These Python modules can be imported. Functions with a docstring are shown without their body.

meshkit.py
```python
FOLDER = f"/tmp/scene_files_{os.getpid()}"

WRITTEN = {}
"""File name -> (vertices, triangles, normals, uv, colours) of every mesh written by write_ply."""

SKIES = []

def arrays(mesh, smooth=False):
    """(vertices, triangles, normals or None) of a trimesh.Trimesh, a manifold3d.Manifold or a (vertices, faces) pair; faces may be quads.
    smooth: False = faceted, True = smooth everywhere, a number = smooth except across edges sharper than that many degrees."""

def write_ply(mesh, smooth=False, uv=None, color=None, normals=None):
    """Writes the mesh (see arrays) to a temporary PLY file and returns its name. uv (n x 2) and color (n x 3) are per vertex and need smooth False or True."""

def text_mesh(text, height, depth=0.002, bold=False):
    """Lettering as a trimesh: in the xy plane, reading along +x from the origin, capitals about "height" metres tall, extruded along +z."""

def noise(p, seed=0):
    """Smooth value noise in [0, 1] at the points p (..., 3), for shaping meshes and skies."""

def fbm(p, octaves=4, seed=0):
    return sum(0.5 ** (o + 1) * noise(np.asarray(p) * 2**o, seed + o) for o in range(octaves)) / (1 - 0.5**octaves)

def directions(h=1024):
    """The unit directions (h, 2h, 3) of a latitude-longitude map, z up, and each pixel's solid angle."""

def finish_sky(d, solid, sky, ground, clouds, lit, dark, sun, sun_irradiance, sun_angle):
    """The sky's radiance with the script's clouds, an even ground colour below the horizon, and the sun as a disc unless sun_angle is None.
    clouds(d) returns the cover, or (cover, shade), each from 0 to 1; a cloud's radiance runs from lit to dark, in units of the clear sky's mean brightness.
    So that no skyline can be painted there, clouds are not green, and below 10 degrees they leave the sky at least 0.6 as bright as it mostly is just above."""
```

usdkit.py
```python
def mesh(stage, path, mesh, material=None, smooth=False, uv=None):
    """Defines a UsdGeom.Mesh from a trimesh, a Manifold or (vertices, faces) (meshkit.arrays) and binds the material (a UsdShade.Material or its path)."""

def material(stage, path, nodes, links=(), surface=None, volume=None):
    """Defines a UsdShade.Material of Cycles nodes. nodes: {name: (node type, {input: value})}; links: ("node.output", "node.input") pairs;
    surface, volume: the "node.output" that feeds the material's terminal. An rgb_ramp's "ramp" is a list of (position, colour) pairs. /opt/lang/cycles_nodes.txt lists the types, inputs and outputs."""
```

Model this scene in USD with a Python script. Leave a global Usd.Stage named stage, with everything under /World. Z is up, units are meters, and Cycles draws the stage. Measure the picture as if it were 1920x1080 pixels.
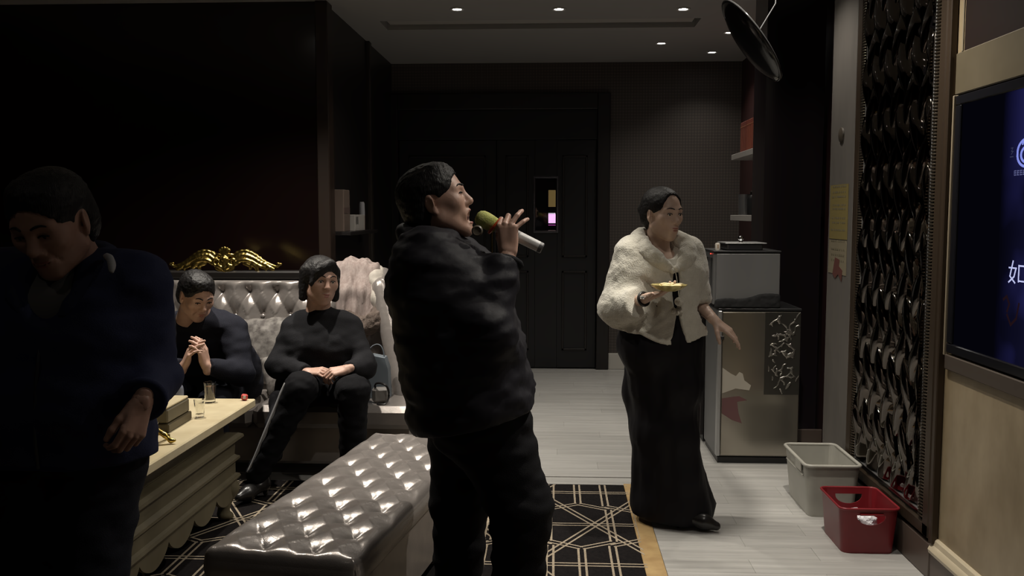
import math, numpy as np, trimesh, manifold3d, usdkit, meshkit
from pxr import Usd, UsdGeom, UsdLux, UsdShade, Gf, Sdf, Vt
from shapely.geometry import Polygon, LineString, box as sbox
from shapely.ops import unary_union
import scipy.sparse as sp

rng = np.random.default_rng(7)
stage = Usd.Stage.CreateInMemory()
UsdGeom.SetStageUpAxis(stage, 'Z')
UsdGeom.Xform.Define(stage, '/World')
V = lambda *a: np.array(a, float)
PI = math.pi

# ------------------------------------------------------------------ camera, exposure, light levels
EXPOSURE = 0.0
SPOT = 1.0                       # all downlights together
YAW, PITCH = math.atan(80 / 1700), math.atan(140 / 1700)
cam = UsdGeom.Camera.Define(stage, '/World/camera')
cam.CreateHorizontalApertureAttr(36.0); cam.CreateVerticalApertureAttr(20.25)
cam.CreateFocalLengthAttr(36.0 * 1700 / 1920)
cam.CreateClippingRangeAttr((0.05, 100.0))
cam.CreateExposureAttr(EXPOSURE)
_r = V(math.cos(YAW), math.sin(YAW), 0); _f0 = V(-math.sin(YAW), math.cos(YAW), 0)
_f = _f0 * math.cos(PITCH) + V(0, 0, -math.sin(PITCH)); _u = _f0 * math.sin(PITCH) + V(0, 0, math.cos(PITCH))
M4 = np.eye(4); M4[0, :3], M4[1, :3], M4[2, :3], M4[3, :3] = _r, _u, -_f, V(0, 0, 1.5)
UsdGeom.Xformable(cam).AddTransformOp().Set(Gf.Matrix4d(*M4.ravel().tolist()))
# ------------------------------------------------------------------ helpers
ORIGIN, COUNT = {'/World': V(0, 0, 0)}, {}

def free(parent, name):
    k = (parent, name); n = COUNT.get(k, 0); COUNT[k] = n + 1
    return f'{parent}/{name}' + (f'_{n:03d}' if n else '')

def tag(prim, label=None, cat=None, group=None, kind=None):
    for k, v in (('label', label), ('category', cat), ('group', group), ('kind', kind)):
        if v: prim.SetCustomDataByKey(k, v)
    return prim

def thing(name, label, cat, loc=(0, 0, 0), group=None, kind=None):
    path = free('/World', name)
    x = UsdGeom.Xform.Define(stage, path); x.AddTranslateOp().Set(Gf.Vec3d(*map(float, loc)))
    ORIGIN[path] = V(*loc)
    tag(x.GetPrim(), label, cat, group, kind)
    return path

def as_pair(m):
    if hasattr(m, 'to_mesh'):
        q = m.to_mesh(); return np.array(q.vert_properties[:, :3], float), np.array(q.tri_verts, int)
    if isinstance(m, (tuple, list)):
        v, f = np.asarray(m[0], float), np.asarray(m[1], int)
        return (v, np.vstack([f[:, [0, 1, 2]], f[:, [0, 2, 3]]])) if f.shape[1] == 4 else (v, f)
    return np.array(m.vertices, float), np.array(m.faces, int)

def cat_mesh(ms):
    vs, fs, n = [], [], 0
    for m in ms:
        v, f = as_pair(m); vs.append(v); fs.append(f + n); n += len(v)
    return np.vstack(vs), np.vstack(fs)

def obj(name, mesh, mat, parent='/World', smooth=30, label=None):
    """One Mesh prim; mesh is given in world coordinates."""
    path = free(parent, name)
    v, f = as_pair(mesh)
    base = ORIGIN[parent]
    ORIGIN[path] = base
    m = usdkit.mesh(stage, path, (v - base, f), mat, smooth=smooth)
    if label: m.GetPrim().SetCustomDataByKey('label', label)
    return path

def struct(name, mesh, mat, parent='/World', smooth=30):
    p = obj(name, mesh, mat, parent, smooth)
    if parent == '/World': stage.GetPrimAtPath(p).SetCustomDataByKey('kind', 'structure')
    return p

def bx(x0, x1, y0, y1, z0, z1, b=0.0):
    """Box, edges bevelled by b."""
    if b <= 0:
        m = trimesh.creation.box((x1 - x0, y1 - y0, z1 - z0)); m.apply_translation(((x0 + x1) / 2, (y0 + y1) / 2, (z0 + z1) / 2)); return m
    pts = []
    for sx in (0, 1):
        for sy in (0, 1):
            for sz in (0, 1):
                c = V((x1, x0)[sx], (y1, y0)[sy], (z1, z0)[sz]); s = V((-1, 1)[sx], (-1, 1)[sy], (-1, 1)[sz])
                for k in ((0, 1, 1), (1, 0, 1), (1, 1, 0)): pts.append(c + s * b * V(*k))
    return trimesh.Trimesh(np.array(pts)).convex_hull

def moved(m, R=None, t=(0, 0, 0)):
    v, f = as_pair(m)
    if R is not None: v = v @ np.asarray(R).T
    return v + V(*t), f

def rotz(a): return np.array([[math.cos(a), -math.sin(a), 0], [math.sin(a), math.cos(a), 0], [0, 0, 1.]])
def rotx(a): return np.array([[1, 0, 0], [0, math.cos(a), -math.sin(a)], [0, math.sin(a), math.cos(a)]])
def roty(a): return np.array([[math.cos(a), 0, math.sin(a)], [0, 1, 0], [-math.sin(a), 0, math.cos(a)]])
def unit(v): v = np.asarray(v, float); return v / np.linalg.norm(v)

def lathe(prof, loc=(0, 0, 0), n=32, R=None):
    m = trimesh.creation.revolve(np.array(prof, float), sections=n)
    if m.volume < 0: m.invert()
    return moved(m, R, loc)

def tube(pts, r, n=8, closed=False):
    p = np.asarray(pts, float); r = np.broadcast_to(r, (len(p),)).astype(float)
    t = (np.roll(p, -1, 0) - np.roll(p, 1, 0)) if closed else np.gradient(p, axis=0)
    t /= np.linalg.norm(t, axis=1, keepdims=True) + 1e-12
    ref = V(0, 0, 1) if abs(t[:, 2]).mean() < .8 else V(1, 0, 0)
    a = np.cross(t, ref); a /= np.linalg.norm(a, axis=1, keepdims=True) + 1e-12
    b = np.cross(t, a); g = np.arange(n) * 2 * PI / n
    v = (p[:, None] + r[:, None, None] * (np.cos(g)[None, :, None] * a[:, None] + np.sin(g)[None, :, None] * b[:, None])).reshape(-1, 3)
    f, k = [], len(p)
    for i in range(k if closed else k - 1):
        j = (i + 1) % k
        for q in range(n):
            q2 = (q + 1) % n
            f += [[i * n + q, j * n + q, j * n + q2], [i * n + q, j * n + q2, i * n + q2]]
    if not closed:
        v = np.vstack([v, p[0], p[-1]])
        for q in range(n):
            q2 = (q + 1) % n
            f += [[k * n, q, q2], [k * n + 1, (k - 1) * n + q2, (k - 1) * n + q]]
    m = trimesh.Trimesh(v, np.array(f), process=False); trimesh.repair.fix_normals(m)
    return m

def smoothline(pts, n=40):
    from scipy.interpolate import CubicSpline
    p = np.asarray(pts, float); s = np.r_[0, np.cumsum(np.linalg.norm(np.diff(p, axis=0), axis=1))]
    return CubicSpline(s, p)(np.linspace(0, s[-1], n))

def prism(poly, h, frame):
    """Shapely polygon extruded by h, its xy mapped by frame = (origin, ex, ey); extrusion along ex x ey."""
    o, ex, ey = (np.asarray(q, float) for q in frame); ez = np.cross(ex, ey)
    ms = []
    for g in getattr(poly, 'geoms', [poly]):
        m = trimesh.creation.extrude_polygon(g, h, engine='earcut'); v = m.vertices
        ms.append((o + v[:, :1] * ex + v[:, 1:2] * ey + v[:, 2:] * ez, m.faces))
    return cat_mesh(ms)

def grid_mesh(P):
    """(n, m, 3) points as a surface."""
    n, m = P.shape[:2]; i, j = np.meshgrid(np.arange(n - 1), np.arange(m - 1), indexing='ij')
    q = np.stack([i * m + j, (i + 1) * m + j, (i + 1) * m + j + 1, i * m + j + 1], -1).reshape(-1, 4)
    return P.reshape(-1, 3), np.vstack([q[:, [0, 1, 2]], q[:, [0, 2, 3]]])

# ---- implicit surfaces (smooth unions of tapered bones) for everything organic
class Field:
    def __init__(s, lo, hi, h):
        s.lo, s.h = V(*lo), h
        s.n = np.ceil((V(*hi) - s.lo) / h).astype(int) + 1
        s.d = np.full(s.n, 1.0, np.float32)
    def _win(s, lo, hi):
        a = np.clip(np.floor((lo - s.lo) / s.h).astype(int), 0, s.n); b = np.clip(np.ceil((hi - s.lo) / s.h).astype(int) + 1, 0, s.n)
        sl = tuple(slice(x, y) for x, y in zip(a, b))
        g = np.meshgrid(*[s.lo[k] + s.h * np.arange(a[k], b[k]) for k in range(3)], indexing='ij')
        return sl, np.stack(g, -1)
    def _add(s, sl, e, k, sub):
        if e.size == 0: return s
        c = s.d[sl]
        if sub:
            e = -e
            h = np.clip(.5 - .5 * (e - c) / k, 0, 1) if k else (c > e)
            s.d[sl] = e * (1 - h) + c * h + (k * h * (1 - h) if k else 0)
        else:
            h = np.clip(.5 + .5 * (c - e) / k, 0, 1)
            s.d[sl] = c * (1 - h) + e * h - k * h * (1 - h)
        return s
    def cone(s, a, b, ra, rb=None, k=.02, sub=False):
        a, b = V(*a), V(*b); rb = ra if rb is None else rb; m = max(ra, rb) + k + 3 * s.h
        sl, P = s._win(np.minimum(a, b) - m, np.maximum(a, b) + m)
        ab = b - a; t = np.clip(((P - a) @ ab) / (ab @ ab + 1e-12), 0, 1)
        e = np.linalg.norm(P - a - t[..., None] * ab, axis=-1) - (ra + t * (rb - ra))
        return s._add(sl, e, k, sub)
    def chain(s, pts, rs, k=.02):
        for i in range(len(pts) - 1): s.cone(pts[i], pts[i + 1], rs[i], rs[i + 1], k)
        return s
    def ell(s, c, r, k=.02, R=None, sub=False):
        c, r = V(*c), V(*r); m = r.max() + k + 3 * s.h
        sl, P = s._win(c - m, c + m); q = P - c
        if R is not None: q = q @ np.asarray(R)           # R: local axes as columns
        k0 = np.linalg.norm(q / r, axis=-1); k1 = np.linalg.norm(q / r ** 2, axis=-1)
        e = k0 * (k0 - 1) / np.maximum(k1, 1e-6); e = np.where(k0 < 1e-3, -r.min(), e)
        return s._add(sl, e, k, sub)
    def cut(s, p, n, k=0.006, near=None):
        """Removes what lies beyond the plane at p with outward normal n (only within the distance near of p)."""
        sl, P = s._win(s.lo, s.lo + s.h * s.n)
        e = (P - V(*p)) @ unit(n); c = s.d[sl]
        if near: e = np.where(np.linalg.norm(P - V(*p), axis=-1) < near, e, -1.0)
        h = np.clip(.5 - .5 * (e - c) / k, 0, 1); s.d[sl] = e * (1 - h) + c * h + k * h * (1 - h)
        return s
    def ripple(s, amp, freq, seed=0, band=.06, octaves=3):
        ix = np.nonzero(np.abs(s.d) < band)
        P = s.lo + s.h * np.stack(ix, -1)
        s.d[ix] += amp * 2 * (meshkit.fbm(P * np.broadcast_to(freq, 3), octaves, seed) - .5)
        return s
    def mesh(s, relax=2):
        d = np.pad(s.d, 1, constant_values=1.0); lo = s.lo - s.h
        ins = d < 0; nx, ny, nz = d.shape
        c = np.zeros((nx - 1, ny - 1, nz - 1), np.int8)
        for o in np.ndindex(2, 2, 2): c += ins[o[0]:nx - 1 + o[0], o[1]:ny - 1 + o[1], o[2]:nz - 1 + o[2]]
        cell = np.argwhere((c > 0) & (c < 8))
        ids = np.full(c.shape, -1, int); ids[tuple(cell.T)] = np.arange(len(cell))
        acc, num = np.zeros((len(cell), 3)), np.zeros(len(cell))
        corners = list(np.ndindex(2, 2, 2))
        for a in corners:
            for ax in range(3):
                if a[ax]: continue
                b = list(a); b[ax] = 1
                ia, ib = cell + V(*a).astype(int), cell + V(*b).astype(int)
                da, db = d[tuple(ia.T)], d[tuple(ib.T)]; m = (da < 0) != (db < 0)
                t = np.where(m, da / np.where(m, da - db, 1), 0)
                acc[m] += (np.array(a) + t[:, None] * (np.array(b) - np.array(a)))[m]; num[m] += 1
        v = lo + s.h * (cell + acc / num[:, None])
        F = []
        for ax in range(3):
            u, w = [q for q in range(3) if q != ax]
            sl0 = [slice(None)] * 3; sl1 = [slice(None)] * 3; sl0[ax] = slice(0, -1); sl1[ax] = slice(1, None)
            A, B = ins[tuple(sl0)], ins[tuple(sl1)]
            e = np.argwhere(A != B); e = e[(e[:, u] > 0) & (e[:, w] > 0) & (e[:, u] < d.shape[u] - 1) & (e[:, w] < d.shape[w] - 1)]
            eu, ew = np.eye(3, dtype=int)[u], np.eye(3, dtype=int)[w]
            q = np.stack([ids[tuple((e - eu - ew).T)], ids[tuple((e - ew).T)], ids[tuple(e.T)], ids[tuple((e - eu).T)]], -1)
            flip = A[tuple(e.T)]
            if ax == 1: flip = ~flip
            q[~flip] = q[~flip][:, ::-1]
            F.append(q)
        q = np.vstack(F); f = np.vstack([q[:, [0, 1, 2]], q[:, [0, 2, 3]]])
        m = trimesh.Trimesh(v, f, process=False)
        parts = trimesh.graph.connected_components(m.face_adjacency, nodes=np.arange(len(f)), min_len=60)
        if len(parts) > 1: m.update_faces(np.isin(np.arange(len(f)), np.concatenate(parts))); m.remove_unreferenced_vertices()
        if relax:
            e = m.edges_unique; n = len(m.vertices)
            A = sp.coo_matrix((np.ones(2 * len(e)), (np.r_[e[:, 0], e[:, 1]], np.r_[e[:, 1], e[:, 0]])), (n, n)).tocsr()
            A = sp.diags(1 / np.maximum(np.asarray(A.sum(1)).ravel(), 1)) @ A; x = np.array(m.vertices)
            for _ in range(relax): x = x + .5 * (A @ x - x); x = x - .52 * (A @ x - x)
            m = trimesh.Trimesh(x, m.faces, process=False)
        return m

# ------------------------------------------------------------------ materials
LOOKS = {}
def mat(name, color, rough=.5, metal=0., var=None, scale=(20, 20, 20), bump=0., bscale=None, detail=4, spec=None, emit=None, coat=0., sheen=0., trans=0., extra=None):
    """Principled material; colour varies between color and var by noise over position."""
    if name in LOOKS: return LOOKS[name]
    n = {'g': ('geometry', {}), 'p': ('principled_bsdf', {'base_color': color, 'roughness': rough, 'metallic': metal})}
    l = []
    if spec is not None: n['p'][1]['specular_ior_level'] = spec
    if coat: n['p'][1].update(coat_weight=coat, coat_roughness=.12)
    if sheen: n['p'][1].update(sheen_weight=sheen, sheen_roughness=.6)
    if trans: n['p'][1].update(transmission_weight=trans)
    if emit: n['p'][1].update(emission_color=emit[0], emission_strength=emit[1])
    if var is not None:
        n['m'] = ('mapping', {'scale': scale}); n['n'] = ('noise_texture', {'scale': 1.0, 'detail': float(detail), 'roughness': .6})
        n['r'] = ('rgb_ramp', {'ramp': [(.32, color), (.68, var)]})
        l += [('g.position', 'm.vector'), ('m.vector', 'n.vector'), ('n.fac', 'r.fac'), ('r.color', 'p.base_color')]
    if bump:
        n['m2'] = ('mapping', {'scale': bscale or scale}); n['n2'] = ('noise_texture', {'scale': 1.0, 'detail': 3.0})
        n['b'] = ('bump', {'strength': bump, 'distance': .004})
        l += [('g.position', 'm2.vector'), ('m2.vector', 'n2.vector'), ('n2.fac', 'b.height'), ('b.normal', 'p.normal')]
    if extra: extra(n, l)
    LOOKS[name] = usdkit.material(stage, '/World/Looks/' + name, n, l, surface='p.BSDF')
    return LOOKS[name]

def emission(name, color, strength):
    return usdkit.material(stage, '/World/Looks/' + name, {'e': ('emission', {'color': color, 'strength': strength})}, [], surface='e.emission')

def thin_glass(name, color=(1, 1, 1), ior=1.5):
    return usdkit.material(stage, '/World/Looks/' + name, {'t': ('transparent_bsdf', {'color': color}), 'g': ('glossy_bsdf', {'roughness': .03, 'color': (1, 1, 1)}), 'f': ('fresnel', {'IOR': ior}), 'm': ('mix_closure', {})},
                           [('f.fac', 'm.fac'), ('t.BSDF', 'm.closure1'), ('g.BSDF', 'm.closure2')], surface='m.closure')

PLANK = [mat(f'pale_plank_{i}', c, .40, var=tuple(q * .72 for q in c), scale=(1.3, 34, 20), bump=.08, bscale=(4, 120, 40)) for i, c in enumerate([(.44, .43, .41), (.42, .41, .39), (.455, .445, .425)])]
RUG_BLACK = mat('black_pile', (.006, .0052, .0055), .95, spec=.1, var=(.011, .009, .009), scale=(60, 60, 60), bump=.5, bscale=(300, 300, 300))
RUG_LINE = mat('beige_yarn', (.36, .30, .22), .9, var=(.25, .20, .14), scale=(90, 90, 90), bump=.4, bscale=(400, 400, 400))
TAPE = mat('ochre_strip', (.42, .29, .13), .55, var=(.30, .19, .08), scale=(9, 9, 9), bump=.1)
CEIL = mat('ceiling_paint', (.30, .29, .28), .7)
SOFFIT = mat('soffit_paint', (.36, .34, .32), .6)
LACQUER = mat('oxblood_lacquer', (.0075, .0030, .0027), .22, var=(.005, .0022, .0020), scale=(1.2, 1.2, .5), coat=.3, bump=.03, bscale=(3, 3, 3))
DARKWOOD = mat('dark_wood', (.009, .0075, .008), .38, var=(.014, .011, .010), scale=(30, 30, 2))
DOORMAT = mat('black_door_paint', (.006, .006, .0075), .45)
BLACKGLOSS = mat('black_gloss', (.008, .008, .010), .12)
BLACKPLASTIC = mat('black_plastic', (.012, .012, .013), .4)
def _paper(n, l):
    n['c'] = ('mapping', {'rotation': (0, 0, 0), 'scale': (1, 1, 1)}); n['sep'] = ('separate_xyz', {})
    n['a'] = ('math', {'math_type': 'add'}); n['s'] = ('math', {'math_type': 'subtract'})
    for q in 'as': n[q + 'm'] = ('math', {'math_type': 'multiply', 'value2': 115.0}); n[q + 'i'] = ('math', {'math_type': 'sine'})
    n['mx'] = ('math', {'math_type': 'multiply'}); n['mr'] = ('rgb_ramp', {'ramp': [(0, (.046, .038, .034)), (.5, (.056, .046, .041)), (1, (.085, .070, .060))]})
    n['sc'] = ('math', {'math_type': 'multiply_add', 'value2': .5, 'value3': .5})
    l += [('g.position', 'sep.vector'), ('sep.x', 'a.value1'), ('sep.z', 'a.value2'), ('sep.x', 's.value1'), ('sep.z', 's.value2'), ('a.value', 'am.value1'), ('s.value', 'sm.value1'), ('am.value', 'ai.value1'), ('sm.value', 'si.value1'),
          ('ai.value', 'mx.value1'), ('si.value', 'mx.value2'), ('mx.value', 'sc.value1'), ('sc.value', 'mr.fac'), ('mr.color', 'p.base_color')]
WALLPAPER = mat('lattice_wallpaper', (.055, .045, .04), .55, extra=_paper)
MARBLE = mat('beige_stone', (.30, .24, .155), .35, var=(.19, .145, .085), scale=(5, 5, 3), detail=9, bump=.03)
STONECAP = mat('pale_stone_moulding', (.50, .43, .31), .35)
PILASTER = mat('pale_pilaster', (.11, .10, .09), .55, var=(.092, .084, .076), scale=(12, 12, 3))
SKIRTING = mat('white_skirting', (.48, .46, .42), .45)
BROWNSKIRT = mat('brown_skirting', (.085, .062, .05), .4)
BRONZE = mat('dark_bronze_frame', (.050, .034, .022), .4, metal=.5)
CREAMLINE = mat('champagne_line', (.20, .165, .115), .4)
MIRRORTILE = mat('smoked_mirror', (.115, .10, .088), .06, metal=1.0)
CHROME = mat('chrome', (.75, .75, .76), .12, metal=1.)
STEEL = mat('brushed_steel', (.42, .42, .42), .34, metal=.85, bump=.05, bscale=(6, 6, 200))
LEATHER = mat('champagne_leather', (.31, .28, .262), .25, metal=.45, var=(.27, .245, .23), scale=(14, 14, 14), bump=.12, bscale=(260, 260, 260))
GOLD = mat('gold_leaf', (.62, .46, .14), .26, metal=1., var=(.42, .30, .08), scale=(40, 40, 40), bump=.1)
TABLETOP = mat('cream_marble', (.66, .57, .38), .30, var=(.55, .46, .29), scale=(7, 7, 7), detail=8)
TABLEBODY = mat('antique_cream', (.135, .115, .072), .5, var=(.095, .08, .048), scale=(6, 6, 3), bump=.05)
SKIN = mat('skin', (.50, .315, .245), .5, var=(.44, .265, .20), scale=(30, 30, 30))
SKIN_F = mat('fair_skin', (.58, .41, .325), .48, var=(.53, .36, .28), scale=(30, 30, 30))
SKIN_D = mat('tanned_skin', (.40, .235, .175), .5, var=(.34, .19, .14), scale=(30, 30, 30))
LIPS = mat('lip_skin', (.33, .12, .10), .45); MOUTH = mat('mouth_inside', (.05, .012, .012), .5); TEETH = mat('teeth', (.6, .57, .5), .3)
HAIR = mat('black_hair', (.006, .0055, .006), .50, var=(.011, .0095, .0095), scale=(160, 160, 40), bump=.6, bscale=(220, 220, 60), spec=.3)
EYEWHITE = mat('eye_white', (.55, .52, .48), .2); IRIS = mat('dark_iris', (.012, .008, .006), .12)
PARKA = mat('black_nylon', (.0105, .010, .0135), .62, var=(.015, .0145, .019), scale=(8, 8, 8), bump=.25, bscale=(40, 40, 40), spec=.14)
JEANS = mat('black_denim', (.0055, .0055, .007), .85, bump=.3, bscale=(350, 350, 350), spec=.14)
NAVY = mat('navy_jersey', (.018, .022, .052), .8, var=(.024, .028, .062), scale=(9, 9, 9), bump=.2, bscale=(250, 250, 250), spec=.14)
NAVYDARK = mat('dark_trouser_cloth', (.011, .012, .018), .85, bump=.2, bscale=(300, 300, 300), spec=.14)
KNIT = mat('black_knit', (.010, .010, .012), .85, var=(.015, .015, .0175), scale=(10, 10, 10), bump=.35, bscale=(260, 260, 260), spec=.14)
BLUEKNIT = mat('blue_black_knit', (.011, .0115, .018), .85, var=(.016, .017, .025), scale=(10, 10, 10), bump=.35, bscale=(260, 260, 260), spec=.14)
PLUSH = mat('ivory_plush', (.60, .57, .49), .9, var=(.51, .485, .41), scale=(26, 26, 26), bump=.8, bscale=(150, 150, 150), sheen=.4)
SATIN = mat('black_dress_cloth', (.0065, .006, .008), .6, var=(.010, .009, .011), scale=(6, 6, 6), spec=.14)
SHOE = mat('black_shoe_leather', (.012, .011, .011), .3)
GREYTEE = mat('grey_cotton', (.10, .095, .09), .85); STRIPE = mat('grey_piping', (.30, .30, .31), .7)
REDPLASTIC = mat('red_plastic', (.21, .014, .020), .35, var=(.18, .012, .017), scale=(8, 8, 8))
WHITEPLASTIC = mat('milky_plastic', (.36, .35, .31), .42, var=(.315, .305, .27), scale=(7, 7, 7))
CLEARBAG = mat('crumpled_clear_film', (.75, .74, .78), .2, trans=.0)
GLASS = mat('clear_glass', (.97, .97, .95), .02, trans=1.); PANE = thin_glass('door_pane')
TEA = mat('amber_drink', (.16, .09, .03), .05, trans=.75)
DAMASK = mat('grey_damask', (.20, .185, .17), .7, var=(.07, .06, .056), scale=(26, 26, 26), detail=2, bump=.2)
COATCLOTH = mat('dusty_rose_knit', (.33, .275, .255), .9, var=(.22, .17, .155), scale=(40, 40, 6), bump=.6, bscale=(120, 120, 30))
COATFUR = mat('brown_fur', (.13, .10, .085), .95, var=(.07, .05, .04), scale=(60, 60, 60), bump=.9, bscale=(140, 140, 140))
CREAMCLOTH = mat('cream_lining', (.42, .385, .34), .8, bump=.2)
BAGPAPER = mat('slate_blue_paper', (.105, .125, .145), .65, bump=.15)
PEWTER = mat('grey_blue_can', (.20, .22, .28), .38, var=(.14, .155, .21), scale=(50, 50, 50))

# ------------------------------------------------------------------ the room
CEILZ, BACK, XR, XL, YC = 2.917, 8.71, 1.56, -1.56, 6.15
fl = struct('floor', bx(-4.2, 2.6, -1.6, 9.6, -.08, -.006), PLANK[1])
y = 3.42; row = 0
while y < BACK - .01:                                   # pale boards laid across the room
    d = min(.152, BACK - y); x = -1.62 + (row * .47) % 1.25 - 1.25 if y > 4.95 else .48
    lim0 = -4.0 if y < YC else -1.56
    if y < 4.95: xs = [.476, .476 + .35 + (row * .31) % .6, 1.56]
    else:
        xs = [max(lim0, -2.7)] + [q for q in np.arange(-3.5 + (row * .53) % 1.3, 1.8, 1.3) if max(lim0, -2.7) + .12 < q < 1.6] + [1.74 if y > 5.3 else 1.56]
    for a, b in zip(xs[:-1], xs[1:]):
        if b - a > .03: obj('plank', bx(a + .0003, b - .0003, y + .0003, y + d - .0003, -.012, rng.uniform(-.0003, .0003), .0006), PLANK[(row * 2 + int(a * 7)) % 3], fl, smooth=False)
    y += d; row += 1

cl = struct('ceiling', cat_mesh([bx(-4.2, 2.6, -1.6, 9.6, CEILZ + .10, CEILZ + .16),
                                 bx(-1.56, 2.6, 7.12, 9.6, CEILZ, CEILZ + .10), bx(-4.2, -1.3, -1.6, 7.12, CEILZ, CEILZ + .10), bx(1.06, 2.6, -1.6, 7.12, CEILZ, CEILZ + .10), bx(-1.3, 1.06, -1.6, 6.80, CEILZ, CEILZ + .10)]), CEIL)
struct('trim_1', bx(-1.28, 1.04, 6.83, 7.10, CEILZ + .035, CEILZ + .06, .004), SOFFIT)          # pale slot cover across the ceiling
wb = struct('wall_back', cat_mesh([bx(.52, 2.6, BACK, BACK + .1, 0, CEILZ), bx(-1.7, .52, BACK, BACK + .1, 2.62, CEILZ), bx(-1.75, -1.60, BACK, BACK + .1, 0, 2.62)]), WALLPAPER)
struct('baseboard_back', bx(.50, 1.0, BACK - .02, BACK, 0, .155, .004), SKIRTING)
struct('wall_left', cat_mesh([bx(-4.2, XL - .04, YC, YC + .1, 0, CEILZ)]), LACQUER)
struct('wall_hall', bx(XL - .10, XL, YC + .1, BACK, 0, CEILZ), DARKWOOD)
for k, (a, b) in enumerate(((XL - .05, XL + .035),)): struct('trim_2', bx(a, b, YC - .03, YC + .11, 0, CEILZ, .006), mat('brown_corner_trim', (.022, .013, .009), .4))
struct('trim_3', bx(XL - .02, XL + .03, 7.55, 7.63, 0, CEILZ, .006), mat('hall_batten', (.03, .024, .02), .4))
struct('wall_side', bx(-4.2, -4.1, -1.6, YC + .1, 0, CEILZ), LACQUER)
struct('wall_front', bx(-4.2, 2.6, -1.7, -1.6, 0, CEILZ), mat('dark_wall_paint', (.05, .04, .04), .6))
# right-hand media wall: stone dado, stone lintel, dark red panel over it
wr = struct('wall_right', cat_mesh([bx(XR + .06, XR + .25, -1.6, 5.2, 0, CEILZ), bx(XR, XR + .06, 3.64, 5.2, 0, CEILZ), bx(XR, XR + .06, -1.6, 1.74, 0, CEILZ), bx(XR, XR + .06, 1.74, 3.64, 0, .945), bx(XR, XR + .06, 1.74, 3.64, 1.957, CEILZ)]), MARBLE)
struct('wall_alcove', cat_mesh([bx(1.745, 1.85, 5.2, BACK, 0, CEILZ)]), mat('maroon_alcove_paint', (.035, .012, .012), .5))
struct('wall_pier', bx(1.335, 1.70, 5.90, 6.25, 0, CEILZ), mat('dark_gloss_pier', (.012, .009, .011), .16, bump=.03, bscale=(4, 4, 4)))
struct('baseboard_pier', bx(1.33, 1.74, 5.88, 5.90, 0, .10, .003), BROWNSKIRT)
struct('column_1', bx(XR - .02, XR + .2, 4.79, 5.20, 0, CEILZ, .004), PILASTER)
struct('trim_4', cat_mesh([bx(XR - .024, XR, 3.69, 4.79, 0, .15, .004), bx(XR - .02, XR, .4, 3.69, 0, .12, .004)]), BROWNSKIRT)
cap = [(0, .12), (.030, .12), (.034, .135), (.028, .148), (.018, .156), (.014, .175), (.006, .182), (0, .182)]
v = []
for yy in (.4, 3.68): v += [(XR - a, yy, z) for a, z in cap]
n = len(cap); f = [[i, (i + 1) % n, n + (i + 1) % n, n + i] for i in range(n)]
m = trimesh.Trimesh(np.array(v), as_pair((v, f))[1]); trimesh.repair.fix_normals(m)
struct('trim_5', m, STONECAP)                                      # pale moulded cap of the skirting under the screen
struct('baseboard_right', bx(XR - .016, XR - .001, .4, 4.78, 0, .018, .003), SKIRTING)
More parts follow.
